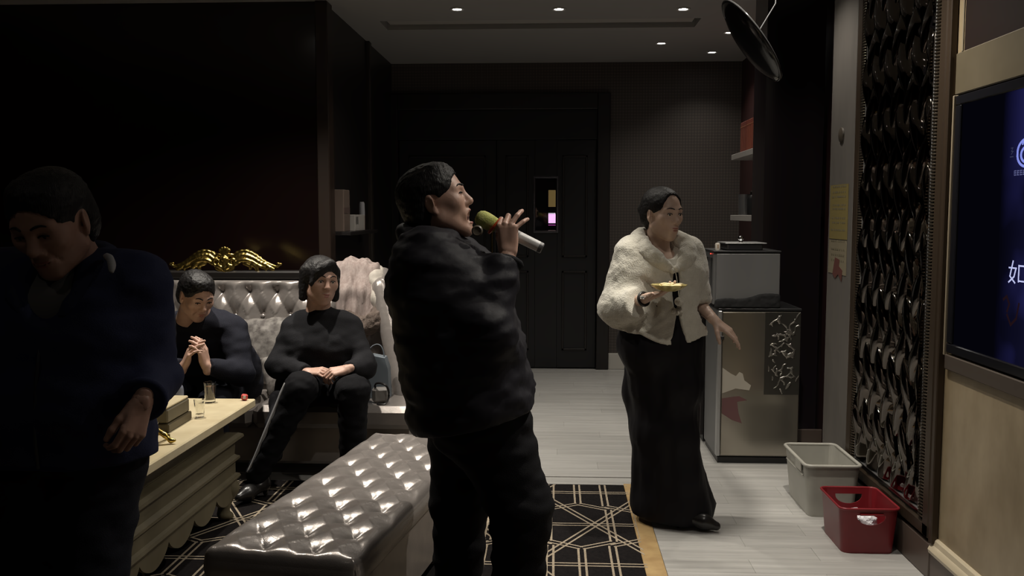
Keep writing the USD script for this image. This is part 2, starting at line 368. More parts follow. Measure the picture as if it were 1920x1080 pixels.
# screen surround
struct('trim_6', bx(XR - .014, XR, 1.4, 3.64, .885, .945, .004), mat('dark_brown_rail', (.05, .038, .03), .4))
struct('trim_7', bx(XR - .014, XR, 1.4, 3.64, 1.955, 2.115, .004), mat('stone_lintel', (.095, .078, .05), .45, var=(.076, .062, .038), scale=(5, 5, 5)))
struct('trim_8', bx(XR - .010, XR - .001, 1.4, 3.58, 2.115, CEILZ - .01), mat('dark_red_panel', (.012, .006, .005), .4))
struct('trim_9', cat_mesh([bx(XR - .014, XR - .009, 3.585, 3.597, 2.115, CEILZ, .001), bx(XR - .016, XR, 3.641, 3.652, .94, 1.955, .002)]), CREAMLINE)
struct('trim_10', cat_mesh([bx(XR - .03, XR, 3.66, 3.69, .16, CEILZ, .004)]), mat('bronze_edge', (.045, .030, .019), .4, metal=.4))

# the doors at the end of the room
dr = thing('door_1', None, None, (-.55, BACK, 0), kind='structure')
obj('door_frame', cat_mesh([bx(-1.62, -1.50, BACK - .05, BACK + .1, 0, 2.63, .006), bx(.40, .52, BACK - .05, BACK + .1, 0, 2.63, .006), bx(-1.50, .40, BACK - .05, BACK + .1, 2.48, 2.63, .006)]), DARKWOOD, dr)
obj('transom', bx(-1.50, .40, BACK - .01, BACK + .05, 2.20, 2.48, .004), DOORMAT, dr)
obj('leaf', bx(-1.495, -.56, BACK, BACK + .05, .01, 2.195, .004), DOORMAT, dr)
leaf = cat_mesh([bx(-.555, -.19, BACK, BACK + .05, .01, 2.195, .003), bx(.02, .395, BACK, BACK + .05, .01, 2.195, .003), bx(-.19, .02, BACK, BACK + .05, .01, 1.33), bx(-.19, .02, BACK, BACK + .05, 1.84, 2.195)])
l2 = obj('leaf', leaf, DOORMAT, dr)
obj('pane', bx(-.185, .016, BACK + .02, BACK + .026, 1.335, 1.835), PANE, l2)
obj('pane_frame', cat_mesh([bx(-.205, -.187, BACK - .012, BACK + .0, 1.315, 1.855, .002), bx(.016, .034, BACK - .012, BACK, 1.315, 1.855, .002), bx(-.187, .016, BACK - .012, BACK, 1.835, 1.855, .002), bx(-.187, .016, BACK - .012, BACK, 1.315, 1.335, .002)]), mat('dull_chrome', (.35, .35, .40), .22, metal=1.), l2)
for sx in (-.60, -.515):
    obj('pull_handle', cat_mesh([tube([(sx, BACK - .05, .85), (sx, BACK - .05, 1.45)], .012), tube([(sx, BACK - .05, .9), (sx, BACK, .9)], .008), tube([(sx, BACK - .05, 1.4), (sx, BACK, 1.4)], .008)]), mat('brass_dark', (.15, .11, .05), .35, metal=1.), dr)
for x0, x1 in ((-1.40, -.66), (-.47, -.25), (.07, .31)):
    for z0, z1 in ((.18, .95), (1.08, 2.05)):
        w_ = .02
        obj('panel_moulding', cat_mesh([bx(x0, x1, BACK - .012, BACK, z0, z0 + w_, .003), bx(x0, x1, BACK - .012, BACK, z1 - w_, z1, .003), bx(x0, x0 + w_, BACK - .012, BACK, z0, z1, .003), bx(x1 - w_, x1, BACK - .012, BACK, z0, z1, .003)]), DARKWOOD, dr)
struct('wall_corridor', cat_mesh([bx(-1.7, .6, 9.28, 9.4, 0, CEILZ), bx(-1.75, -1.7, BACK + .1, 9.4, 0, CEILZ), bx(.6, .65, BACK + .1, 9.4, 0, CEILZ)]), mat('corridor_wall', (.02, .02, .022), .5))
sg = thing('corridor_display', 'small glowing pink and white display seen through the door glass', 'sign', (-.03, 9.26, 1.40))
obj('display_case', bx(-.07, .012, 9.262, 9.28, 1.29, 1.82, .003), BLACKPLASTIC, sg)
obj('notice_strip', bx(-.066, .008, 9.255, 9.262, 1.565, 1.735, .002), emission('amber_backlight', (.52, .36, .13), .22), sg)
obj('screen', bx(-.066, .008, 9.255, 9.262, 1.40, 1.495, .002), emission('pink_backlight', (.95, .55, .95), 1.1), sg)
for k in range(5): obj('lamp', bx(-.062 + k * .0146, -.055 + k * .0146, 9.253, 9.262, 1.497, 1.505, .002), emission(f'white_led_{k}', (1, .9, 1), 1.4), sg)
obj('underline', bx(-.066, .008, 9.255, 9.262, 1.378, 1.385), emission('violet_line', (.7, .12, .6), .5), sg)
obj('label_plate', bx(-.066, .008, 9.255, 9.262, 1.30, 1.33, .002), emission('dim_label', (.5, .36, .33), .12), sg)

# downlights: the recessed cans that light the room
def downlight(x, y, label, power, cone=62, warm=(1.0, .93, .82), group=None, glow=16.0, blend=1.0):
    t = thing('downlight', label, 'ceiling light', (x, y, CEILZ), group)
    obj('trim_ring', lathe([(.030, .0), (.048, 0), (.050, -.004), (.046, -.009), (.034, -.007), (.030, .0)], (x, y, CEILZ), 28), mat('white_lamp_trim', (.55, .54, .52), .4), t)
    obj('lens', lathe([(0, -.0015), (.024, -.0015), (.030, -.004), (.031, 0), (0, 0)], (x, y, CEILZ), 24), emission(f'lens_glow_{t[-3:]}', (1.0, .97, .92), glow), t)
    li = UsdLux.SphereLight.Define(stage, t + '/beam')
    UsdGeom.Xformable(li).AddTranslateOp().Set(Gf.Vec3d(0, 0, -.05))
    li.CreateRadiusAttr(.028); li.CreateIntensityAttr(power * SPOT); li.CreateNormalizeAttr(True); li.CreateColorAttr(Gf.Vec3f(*warm))
    sh = UsdLux.ShapingAPI.Apply(li.GetPrim()); sh.CreateShapingConeAngleAttr(cone); sh.CreateShapingConeSoftnessAttr(blend)
    return t

W = 20.0
downlight(-.683, 6.41, 'ceiling downlight farthest left of the row of three before the pale ceiling slot', W * .5)
downlight(.023, 6.44, 'middle ceiling downlight of the row of three before the pale ceiling slot', W * .5)
downlight(.885, 6.48, 'right ceiling downlight of the row of three before the pale ceiling slot', W * .5)
downlight(.881, 7.75, 'ceiling downlight behind the pale slot, above the patterned wall', W * .4)
downlight(1.376, 8.20, 'ceiling downlight nearest the corner of the patterned wall', W * .25)
downlight(1.364, 7.32, 'ceiling downlight half hidden behind the left edge of the hanging black dish', W * .25)
downlight(1.652, 7.34, 'ceiling downlight just right of the hanging black dish, above the alcove', W * .25)
# next row of the same lamps, unseen; the last one added to light faces
for x, y, p in ((-1.95, 4.70, 3.3), (-1.15, 4.90, 2.5), (-.1, 4.55, .6), (.92, 3.70, 3.0), (1.15, 5.0, .7), (.72, 2.60, .8)):
    downlight(x, y, 'unseen ceiling downlight above the seats and walkway, the nearest one added as fill', W * p, group='downlights over the near room')

# dim fill lamps added out of view near the camera, for soft frontal light
for x, y, p in ((-1.6, .9, .10), (.3, .4, .10), (1.0, 1.9, .10)):
    downlight(x, y, 'added dim fill light at the ceiling over the near end, out of view', W * .38 * p, cone=80, group='added fill lights at the near end')
# ------------------------------------------------------------------ rug
rg = thing('rug', 'black rug with double beige lines in a star and hexagon pattern under bench', 'rug', (-1.8, 3.0, 0))
obj('pile', bx(-3.9, .385, .2, 4.93, -.012, .004, .003), RUG_BLACK, rg)
area = sbox(-3.85, .375, .4, 4.915)
lines = []
def dbl(a, b, gap=.0145, w=.010):
    a, b = V(*a), V(*b); d = unit(b - a); nrm = V(-d[1], d[0])
    for s in (-1, 1): lines.append(LineString([a + nrm * gap * s, b + nrm * gap * s]).buffer(w / 2, cap_style=2))
AX, AY, PX, PY = .20, 4.275, .58, 1.004          # star node, period of the pattern
for i in range(-8, 2):
    for j in range(-5, 2):
        for hx, hy in ((0, 0), (.5, .5)):
            cx, cy = AX + (i + hx) * PX, AY + (j + hy) * PY
            for sx, sy in ((1, 1), (-1, 1), (1, -1), (-1, -1)): dbl((cx, cy), (cx + sx * PX / 2, cy + sy * PY / 2))
            dbl((cx - PX / 2, cy), (cx + PX / 2, cy), .0145)
            hexa = [(-.075, .31), (-.225, .225), (-.225, -.225), (-.075, -.31), (.075, -.225), (.075, .225)]
            for a, b in zip(hexa, hexa[1:] + hexa[:1]): dbl((cx + a[0], cy + a[1]), (cx + b[0], cy + b[1]))
            dbl((cx - .075, cy + .31), (cx - .075, cy + PY - .31))
pat = unary_union(lines).intersection(area)
p = obj('woven_line', prism(pat, .0016, (V(0, 0, .0035), V(1, 0, 0), V(0, 1, 0))), RUG_LINE, rg, smooth=False)
stage.GetPrimAtPath(p).SetCustomDataByKey('kind', 'stuff')
ed = thing('rug_edging', 'ochre edging strip between the black rug and the pale boards', 'edging strip', (.43, 3.0, 0))
obj('strip', bx(.386, .474, .2, 4.95, -.012, .0045, .002), TAPE, ed)

# ------------------------------------------------------------------ tufted bench
def tuft(U, Vv, du, dv, depth, r0=.036, wp=.24):
    if du > .12: r0, wp = .052, .34
    p, q = (U / du + Vv / dv) / 2, (Vv / dv - U / du) / 2
    pleat = np.minimum(np.abs(np.sin(PI * p)), np.abs(np.sin(PI * q))) ** .55
    fp, fq = p - np.round(p), q - np.round(q)
    rr = np.hypot((fp - fq) * du, (fp + fq) * dv)
    return depth * (wp * (1 - pleat) + (1 - wp) * np.exp(-(rr / r0) ** 1.2))

def cushion(L, Wd, H, du, dv, depth, R=.035, step=.006, pu=0., pv=0., inset=.05, bulge=.0):
    """Top sheet of a buttoned cushion centred on 0 with sides going down H: (points as grid mesh)."""
    def axis(half):
        inner = np.arange(-half + R, half - R + 1e-6, step); a = np.linspace(PI / 2, 0, 9)
        lo = [(-half + R - R * math.sin(t), R - R * math.cos(t)) for t in a]
        down = [(-half - .004 * math.sin(PI * k), R + (H - R) * k) for k in np.linspace(1, .05, 8)]
        left = down + lo
        pts = left + [(x, 0.) for x in inner[1:-1]] + [(-x, d) for x, d in left[::-1]]
        return np.array(pts)
    a, b = axis(L / 2), axis(Wd / 2)
    X, Y = np.meshgrid(a[:, 0], b[:, 0], indexing='ij'); D = np.maximum(a[:, 1][:, None], b[:, 1][None, :])
    cor = np.minimum(a[:, 1][:, None], b[:, 1][None, :])
    sc = np.clip(cor / R, 0, 1) * .010; X = X - np.sign(X) * sc; Y = Y - np.sign(Y) * sc
    edge = np.clip(np.minimum(L / 2 - np.abs(X), Wd / 2 - np.abs(Y)) / inset, 0, 1); edge = edge * edge * (3 - 2 * edge)
    Z = -D - tuft(Y - pu, X - pv, du, dv, depth) * edge + bulge * (1 - (X / (L / 2)) ** 2) * (1 - (Y / (Wd / 2)) ** 2) * (D <= 0)
    return grid_mesh(np.stack([X, Y, Z], -1))

bn = thing('tufted_bench', 'long low champagne leather bench with diamond button tufting on the rug', 'bench', (-.755, 3.55, 0))
BL, BW, BT = 1.60, .53, .43
brot = rotz(-math.radians(98.7))         # local x = length
cu = cushion(BL, BW, .10, .0875, .14, .033, R=.045, pv=.02)
Bm = lambda m: moved(m, brot @ np.diag([1, 1, 1.]), (-.755, 3.55, 0))
v, f = cu; v = v + V(0, 0, BT)
tm = trimesh.Trimesh(v, f, process=False)
obj('seat_cushion', Bm((v, f[:, ::-1] if tm.face_normals[:, 2].mean() < 0 else f)), LEATHER, bn, smooth=True)
obj('base', Bm(bx(-BL / 2 + .008, BL / 2 - .008, -BW / 2 + .008, BW / 2 - .008, .07, BT - .09, .02)), LEATHER, bn)
for sx in (-1, 1):
    for sy in (-1, 1): obj('foot', Bm(lathe([(0, .006), (.022, .006), (.030, .05), (.034, .072), (0, .072)], (sx * (BL / 2 - .08), sy * (BW / 2 - .08), 0), 16)), DARKWOOD, bn)
dome_btn = [(0, -.004), (.009, -.004), (.0085, .001), (.005, .0035), (0, .0058)]
for j in range(-12, 12):
    X = .02 + j * .14
    if abs(X) > BL / 2 - .06: continue
    for i in range(-3, 4):
        if (i + j) % 2: continue
        Yb = i * .0875
        if abs(Yb) < BW / 2 - .07: obj('button', Bm(lathe(dome_btn, (X, Yb, BT - .0315), 12)), LEATHER, bn)

# ------------------------------------------------------------------ sofa with carved crest
sf = thing('sofa', 'champagne leather sofa with button-tufted back and carved gold crest', 'sofa', (-2.12, 5.5, 0))
SX0, SX1 = -3.20, -1.04
obj('seat_base', bx(SX0, -.80, 5.02, 5.80, .07, .30, .02), LEATHER, sf)
for a, b in ((SX0 + .02, -2.45), (-2.445, -1.70), (-1.695, -.78)):
    obj('seat_cushion', bx(a, b, 4.93, 5.62, .295, .425, .032), LEATHER, sf)
# tufted back: cushion standing up, leaning slightly
bl, bh = SX1 - SX0, .72
cb = cushion(bl, bh, .09, .155, .089, .060, R=.045, pu=-.030, pv=-.02, inset=.08, step=.008)
v, f = cb                                              # local x along sofa, y up, z out (towards -Y)
lean = math.radians(8)
Rb = np.array([[1, 0, 0], [0, math.sin(lean), -math.cos(lean)], [0, math.cos(lean), math.sin(lean)]])
bc = V((SX0 + SX1) / 2, 5.655, .725)
vv = v @ Rb.T + bc
tm = trimesh.Trimesh(vv, f, process=False)
obj('back_cushion', (vv, f[:, ::-1] if tm.face_normals[:, 1].mean() > 0 else f), LEATHER, sf, smooth=True)
for j in range(-1, 3):
    for i in range(-14, 15):
        if (i + j) % 2: continue
        yb, xb = -.030 + j * .155, -.02 + i * .089
        if abs(yb) > bh / 2 - .09 or abs(xb) > bl / 2 - .10 or (j < -1): continue
        obj('button', moved(lathe([(0, -.006), (.014, -.006), (.013, .002), (.008, .006), (0, .008)], (0, 0, 0), 14), Rb, bc + Rb @ V(xb, yb, -.040)), LEATHER, sf)
obj('back_board', bx(SX0 + .01, SX1 - .01, 5.79, 5.85, .09, 1.075, .01), DARKWOOD, sf)
# dark rail along the top of the back
obj('top_rail', bx(SX0 - .01, SX1 + .02, 5.715, 5.83, 1.078, 1.132, .012), mat('ebony_rail', (.007, .0055, .005), .4), sf)
# right arm: leather wing that curves outwards at the end of the sofa
aw = []
for t in np.linspace(0, 1, 14):
    z = .40 + .74 * t
    xo = -.80 - .24 * t ** .8
    aw.append((z, xo))
F = Field((-1.25, 5.0, .25), (-.70, 5.85, 1.18), .012)
for t in np.linspace(0, 1, 16):
    z = .33 + .72 * t; xo = -.862 - .215 * t ** .9
    F.cone((xo - .02, 5.74, z + .05), (xo, 5.28 + .27 * t, z), .058, .055, .04)
F.cut((0, 0, .31), (0, 0, -1))
obj('arm', F.mesh(3), LEATHER, sf, smooth=True)
F = Field((SX0 - .1, 5.0, .25), (SX0 + .25, 5.85, 1.0), .016)
for t in np.linspace(0, 1, 12): F.cone((SX0 + .05, 5.72, .36 + .5 * t), (SX0 + .05, 5.25 + .2 * t, .36 + .45 * t), .08, .08, .05)
F.cut((0, 0, .31), (0, 0, -1))
obj('arm', F.mesh(3), LEATHER, sf, smooth=True)
for x in (SX0 + .08, -2.1, -.9):
    for yy in (5.08, 5.72): obj('foot', lathe([(0, .001), (.02, .001), (.03, .04), (.035, .072), (0, .072)], (x, yy, 0), 14), GOLD, sf)
# carved crest: acanthus wings sweeping from a shell between two scrolls
F = Field((-.42, -.07, .0), (.42, .07, .24), .0042)
for s in (-1, 1):
    def lf(pts, r0, r1, y=0., mid=None):
        q = smoothline([(s * a, y, b) for a, b in pts], 14); rr = np.interp(np.linspace(0, 1, 14), (0, .35, 1), (r0, mid or r0 * 1.15, r1))
        F.chain(q, rr, .006)
    lf([(.046, .10), (.075, .150), (.127, .166), (.19, .145), (.253, .10), (.317, .070), (.345, .066), (.362, .082), (.352, .097), (.342, .088)], .012, .007, mid=.014)
    lf([(.06, .125), (.10, .142), (.16, .132), (.22, .100), (.28, .070), (.325, .058)], .022, .008, .010, mid=.026)
    lf([(.07, .10), (.10, .135), (.15, .136), (.21, .108), (.265, .078), (.32, .052)], .013, .006, -.008)
    lf([(.08, .085), (.115, .108), (.16, .105), (.215, .078), (.25, .060)], .013, .006, -.014)
    lf([(.13, .085), (.155, .078), (.17, .06), (.160, .050)], .013, .006, -.010)
    lf([(.18, .080), (.205, .062), (.210, .040), (.196, .034)], .014, .006, -.010)
    lf([(.235, .068), (.262, .056), (.268, .040)], .011, .005, -.006)
    lf([(.275, .062), (.305, .050), (.318, .036)], .010, .005, -.004)
    sp_ = [(.050 + (.034 - .026 * t) * math.cos(2.6 + t * 8.0), .098 + (.034 - .026 * t) * math.sin(2.6 + t * 8.0)) for t in np.linspace(0, 1, 16)]
    q = np.array([(s * a, -.018, b) for a, b in sp_]); F.chain(q, np.linspace(.011, .007, 16), .003)
    lf([(.015, .125), (.035, .142), (.058, .140)], .010, .006, -.004)
    lf([(.055, .062), (.032, .045), (.008, .034)], .012, .008, -.012)
    lf([(.040, .075), (.022, .062), (.004, .052)], .010, .007, -.02)
for a in np.linspace(-.9, .9, 5): F.cone((0, -.008, .128), (.038 * math.sin(a), -.006, .150 + .038 * math.cos(a)), .009, .0095, .003)
F.cone((0, -.02, .12), (0, -.02, .04), .014, .012, .006); F.ell((0, -.024, .115), (.018, .014, .02), .004)
F.ripple(.0016, (90, 30, 90), 3, band=.02)
cv, cf = as_pair(F.mesh(1))
obj('crest', (cv * V(1.0, 1, 1.0) + V(-2.12, 5.745, 1.092), cf), GOLD, sf, smooth=True)

# ------------------------------------------------------------------ marble-topped table
tb = thing('coffee_table', 'long cream marble-topped coffee table with moulded sides and scalloped skirt', 'table', (-1.95, 3.5, 0))
TX0, TX1, TY0, TY1 = -2.42, -1.485, 2.66, 4.39
obj('tabletop', bx(TX0, TX1, TY0, TY1, .540, .580, .005), TABLETOP, tb)
obj('neck', bx(TX0 + .13, TX1 - .11, TY0 + .12, TY1 - .14, .425, .541, .01), TABLEBODY, tb)
def ring(prof, x0, x1, y0, y1):
    """Moulding of outward profile (offset, z) run round a rectangle."""
    P = np.array([[(x0 - o, y0 - o, z), (x1 + o, y0 - o, z), (x1 + o, y1 + o, z), (x0 - o, y1 + o, z), (x0 - o, y0 - o, z)] for o, z in prof])
    m = trimesh.Trimesh(*grid_mesh(P), process=False); trimesh.repair.fix_normals(m)
    return m
bxs = (TX0 + .075, TX1 - .075, TY0 + .07, TY1 - .09)
obj('body', ring([(-.05, .430), (.012, .428), (.030, .418), (.032, .405), (.014, .395), (0, .385), (-.004, .325), (.004, .318), (.016, .312), (.016, .300), (.004, .293), (-.002, .285), (-.002, .232), (.012, .226), (.018, .214), (.010, .200), (0, .196), (-.03, .196)], *bxs), TABLEBODY, tb, smooth=20)
def scallop(n, length):
    t = np.linspace(0, length, 16 * n + 1)
    c = np.abs(np.sin(PI * t / length * n)) ** .7
    z = .17 - .065 * c - .035 * np.sin(PI * t / length) * 0
    return Polygon([(0, .21)] + list(zip(t, z)) + [(length, .21)])
for xx in (bxs[0], bxs[1] - .018):
    obj('skirt', prism(scallop(6, bxs[3] - bxs[2]), .018, (V(xx, bxs[2], 0), V(0, 1, 0), V(0, 0, 1))), TABLEBODY, tb, smooth=20)
for yy in (bxs[2] + .018, bxs[3]):
    obj('skirt', prism(scallop(3, bxs[1] - bxs[0]), .018, (V(bxs[0], yy, 0), V(1, 0, 0), V(0, 0, 1))), TABLEBODY, tb, smooth=20)
for sx, x in ((-1, bxs[0] + .05), (1, bxs[1] - .05)):
    for sy, yy in ((-1, bxs[2] + .05), (1, bxs[3] - .05)):
        F = Field((x - .1, yy - .1, -.01), (x + .1, yy + .1, .26), .007)
        F.chain([(x, yy, .22), (x + sx * .022, yy + sy * .022, .16), (x + sx * .004, yy + sy * .004, .08), (x - sx * .004, yy - sy * .004, .04), (x + sx * .02, yy + sy * .02, .022)], [.052, .046, .026, .022, .022], .02).cut((0, 0, .0060), (0, 0, -1))
        obj('leg', F.mesh(), TABLEBODY, tb, smooth=True)

TZ = .5802
def glass_cup(name, label, x, y, h, r0, r1, drink=None, cat='glass'):
    t = thing(name, label, cat, (x, y, TZ))
    w_ = .0022
    obj('bowl', lathe([(0, .0), (r0, 0), (r1, h), (r1 - w_, h), (r0 - w_ + .001, .014), (0, .014)], (x, y, TZ), 32), GLASS, t)
    if drink: obj('drink', lathe([(0, .0145), (r0 - w_ - .0004, .0150), (r0 + (r1 - r0) * drink - w_ - .001, h * drink), (0, h * drink)], (x, y, TZ), 28), TEA, t)
glass_cup('beer_glass', 'tall clear glass of dark amber drink at far corner of table', -1.68, 4.30, .098, .024, .0295, .80)
glass_cup('shot_glass', 'small empty clear shot glass at the middle of the table', -1.605, 3.98, .080, .0175, .025)
t = thing('tissue_box', 'cream tissue box with a dark base on the marble table', 'tissue box', (-1.69, 3.80, TZ))
Rt = rotz(math.radians(2)); ctr = V(-1.70, 3.80, TZ)
obj('box', moved(bx(-.075, .075, -.125, .125, .038, .098, .006), Rt, ctr), TABLEBODY, t)
obj('base', moved(bx(-.082, .082, -.132, .132, 0, .038, .004), Rt, ctr), mat('dark_gilt', (.06, .045, .02), .4), t)
obj('lid', moved(bx(-.072, .072, -.122, .122, .098, .110, .004), Rt, ctr), TABLETOP, t)
for i, (x, y) in enumerate(((-1.785, 4.155), (-1.80, 4.055))):
    t = thing('drink_can', ('grey-blue drink can farther from the tissue box on the marble table', 'grey-blue drink can with a shiny top close behind the tissue box')[i], 'can', (x, y, TZ))
    obj('body', lathe([(0, 0), (.024, 0), (.031, .008), (.033, .014), (.033, .092), (.030, .104), (.026, .110), (.0255, .1135), (.0, .1135)], (x, y, TZ), 32), PEWTER, t)
    obj('lid', lathe([(0, .1125), (.0225, .1125), (.0235, .117), (.0265, .117), (.0265, .1115), (0, .1115)], (x, y, TZ), 32), STEEL, t)
t = thing('gilt_ashtray', 'gilt footed stand with a shiny ball on the table near the standing man', 'ornament', (-1.60, 3.50, TZ))
F = Field((-1.72, 3.38, TZ - .005), (-1.48, 3.64, TZ + .10), .004)
c = V(-1.60, 3.50, TZ)
for a in np.arange(5) * 2 * PI / 5:
    d = V(math.cos(a), math.sin(a), 0)
    F.chain([c + d * .015 + V(0, 0, .052), c + d * .045 + V(0, 0, .034), c + d * .068 + V(0, 0, .012), c + d * .082 + V(0, 0, .014)], [.012, .010, .009, .007], .008)
F.cone(c + V(0, 0, .05), c + V(0, 0, .066), .018, .012, .01).cut((0, 0, TZ + .0005), (0, 0, -1))
obj('foot', F.mesh(1), GOLD, t, smooth=True)
obj('ball', moved(trimesh.creation.icosphere(3, .0165), None, c + V(0, .0, .083)), CHROME, t, smooth=True)
t = thing('red_packet', 'small red and white packet at the far right corner of the table', 'packet', (-1.53, 4.34, TZ))
obj('wrapper', moved(bx(-.016, .016, -.010, .010, 0, .030, .006), roty(.12), (-1.527, 4.345, TZ + .002)), mat('red_foil', (.62, .07, .06), .4), t)
obj('white_patch', moved(bx(-.004, .010, -.0115, -.0095, .008, .024, .0008), roty(.12), (-1.527, 4.345, TZ + .002)), mat('white_print', (.6, .56, .55), .5), t)

# ------------------------------------------------------------------ things on the sofa
def pillow(name, label, c, size, R, m, seed):
    F = Field(V(*c) - .34, V(*c) + .34, .011)
    a, b, d = size
    P = F.lo + F.h * np.stack(np.meshgrid(*[np.arange(q) for q in F.n], indexing='ij'), -1)
    q = (P - V(*c)) @ R
    u, w_ = np.clip(np.abs(q[..., 0]) / a, 0, 1), np.clip(np.abs(q[..., 1]) / b, 0, 1)
    th = d * ((1 - u ** 2.4) * (1 - w_ ** 2.4)) ** .55
    e = np.maximum(np.maximum(np.abs(q[..., 0]) - a, np.abs(q[..., 1]) - b), (np.abs(q[..., 2]) - th - .006) * .7)
    F.d = e.astype(np.float32); F.ripple(.010, 14, seed)
    return F.mesh(2)
def rot_from(n, up=(0, 0, 1), roll=0.):
    n = unit(n); x = unit(np.cross(up, n)); y_ = np.cross(n, x)
    c_, s_ = math.cos(roll), math.sin(roll)
    return np.stack([x * c_ + y_ * s_, -x * s_ + y_ * c_, n], 1)
t = thing('cushion', 'grey damask cushion standing upright between the seated man and the seated woman', 'cushion', (-1.72, 5.46, .426))
obj('cover', pillow('c', '', (-1.73, 5.475, .655), (.21, .205, .065), rot_from((.1, -1, .22), roll=.04), DAMASK, 1), DAMASK, t, smooth=True)
t = thing('cushion', 'grey damask cushion lying tilted in front of the upright damask cushion', 'cushion', (-1.66, 5.25, .426))
obj('cover', pillow('c', '', (-1.615, 5.255, .550), (.105, .125, .045), rot_from((.15, -.85, .6), roll=.25), DAMASK, 5), DAMASK, t, smooth=True)
# coat thrown over the right corner of the back
ct = thing('draped_coat', 'dusty rose coat with a cream lining thrown over the right corner of sofa back', 'coat', (-1.2, 5.6, .8))
F = Field((-1.48, 5.33, .62), (-.92, 5.90, 1.24), .009)
for x, zt, zb in ((-1.37, 1.165, .84), (-1.30, 1.18, .82), (-1.22, 1.175, .86), (-1.16, 1.15, .86)):
    F.chain([(x, 5.76, zt - .12), (x + .01, 5.70, zt), (x + .02, 5.62, zt - .02), (x + .05, 5.545, zt - .16), (x + .07, 5.515, zb)], [.03, .035, .042, .05, .042], .03)
F.ripple(.022, (34, 6, 5), 8, octaves=2)
obj('body', F.mesh(2), COATCLOTH, ct, smooth=True)
F = Field((-1.38, 5.30, .62), (-.95, 5.80, 1.0), .009)
F.chain([(-1.27, 5.49, .86), (-1.20, 5.46, .80), (-1.10, 5.47, .84), (-1.06, 5.50, .90)], [.05, .065, .06, .05], .03); F.ripple(.022, 26, 3)
obj('fur_trim', F.mesh(1), COATFUR, ct, smooth=True)
F = Field((-1.25, 5.35, .70), (-.92, 5.88, 1.22), .009)
F.chain([(-1.13, 5.72, 1.13), (-1.10, 5.60, 1.09), (-1.08, 5.54, .97), (-1.07, 5.50, .82)], [.04, .055, .06, .045], .03); F.ripple(.03, (18, 10, 9), 13)
obj('lining', F.mesh(2), CREAMCLOTH, ct, smooth=True)
# slate paper bag and a strap bag beside the woman
t = thing('carrier_bag', 'slate blue paper carrier bag on the sofa seat beside seated woman', 'bag', (-.98, 5.22, .427))
prof = [(-.085, .0), (.075, .0), (.070, .17), (.050, .235), (-.030, .25), (-.075, .17)]
bagv = prism(Polygon(prof), .09, (V(-1.035, 5.26, .427), V(1, 0, 0), V(0, 0, 1)))
obj('body', bagv, BAGPAPER, t)
obj('handle', tube(smoothline([(-1.07, 5.215, .665), (-1.07, 5.215, .72), (-1.025, 5.215, .735), (-1.0, 5.215, .70), (-.995, 5.215, .655)], 16), .004, 6), BAGPAPER, t)
t = thing('strap_bag', 'small grey handbag with a dark strap at the end of sofa seat', 'bag', (-.99, 5.06, .427))
obj('body', moved(bx(-.045, .045, -.03, .03, 0, .085, .014), rotz(.3), (-.99, 5.06, .4275)), mat('grey_hide', (.17, .16, .15), .5), t)
obj('strap', tube(smoothline([(-1.01, 5.05, .50), (-.99, 5.02, .545), (-.95, 5.02, .53), (-.935, 5.03, .475), (-.945, 5.0, .436), (-.995, 4.985, .434)], 24), .006, 6), SHOE, t)

# ------------------------------------------------------------------ ledge with boxes on the hall wall
lg = thing('wall_ledge', 'dark ledge on the left hall wall carrying boxes', 'shelf', (XL, 6.6, 1.36))
obj('board', bx(XL, XL + .14, 6.27, 7.25, 1.345, 1.372, .003), DARKWOOD, lg)
obj('bracket', bx(XL, XL + .02, 6.30, 6.34, 1.27, 1.345, .002), DARKWOOD, lg)
obj('bracket', bx(XL, XL + .02, 7.18, 7.22, 1.27, 1.345, .002), DARKWOOD, lg)
t = thing('white_box', 'white box with two black marks on the ledge', 'box', (XL + .07, 6.66, 1.372))
obj('carton', bx(XL + .02, XL + .12, 6.50, 6.84, 1.3722, 1.49, .003), mat('off_white_card', (.30, .28, .26), .6), t)
for k in range(2): obj('mark', bx(XL + .1195, XL + .1207, 6.535 + k * .045, 6.558 + k * .045, 1.42, 1.475), BLACKPLASTIC, t)
t = thing('tan_box', 'dull tan upright box at the near end of the ledge', 'box', (XL + .06, 6.38, 1.372))
obj('carton', bx(XL + .01, XL + .09, 6.29, 6.47, 1.3722, 1.665, .003), mat('dull_tan_card', (.10, .07, .055), .7), t)
obj('band', bx(XL + .0895, XL + .0912, 6.29, 6.47, 1.50, 1.54), mat('brown_card', (.07, .042, .035), .7), t)
t = thing('white_bottle', 'slim white bottle with a brown foot at the far end of the ledge', 'bottle', (XL + .08, 6.93, 1.372))
obj('body', lathe([(0, 0), (.024, 0), (.024, .11), (.022, .11), (0, .11)], (XL + .08, 6.93, 1.3722), 18), mat('brown_glaze', (.10, .06, .05), .5), t)
obj('neck', lathe([(0, .11), (.023, .11), (.021, .20), (.016, .215), (0, .215)], (XL + .08, 6.93, 1.3722), 18), mat('white_glaze', (.28, .28, .30), .4), t)

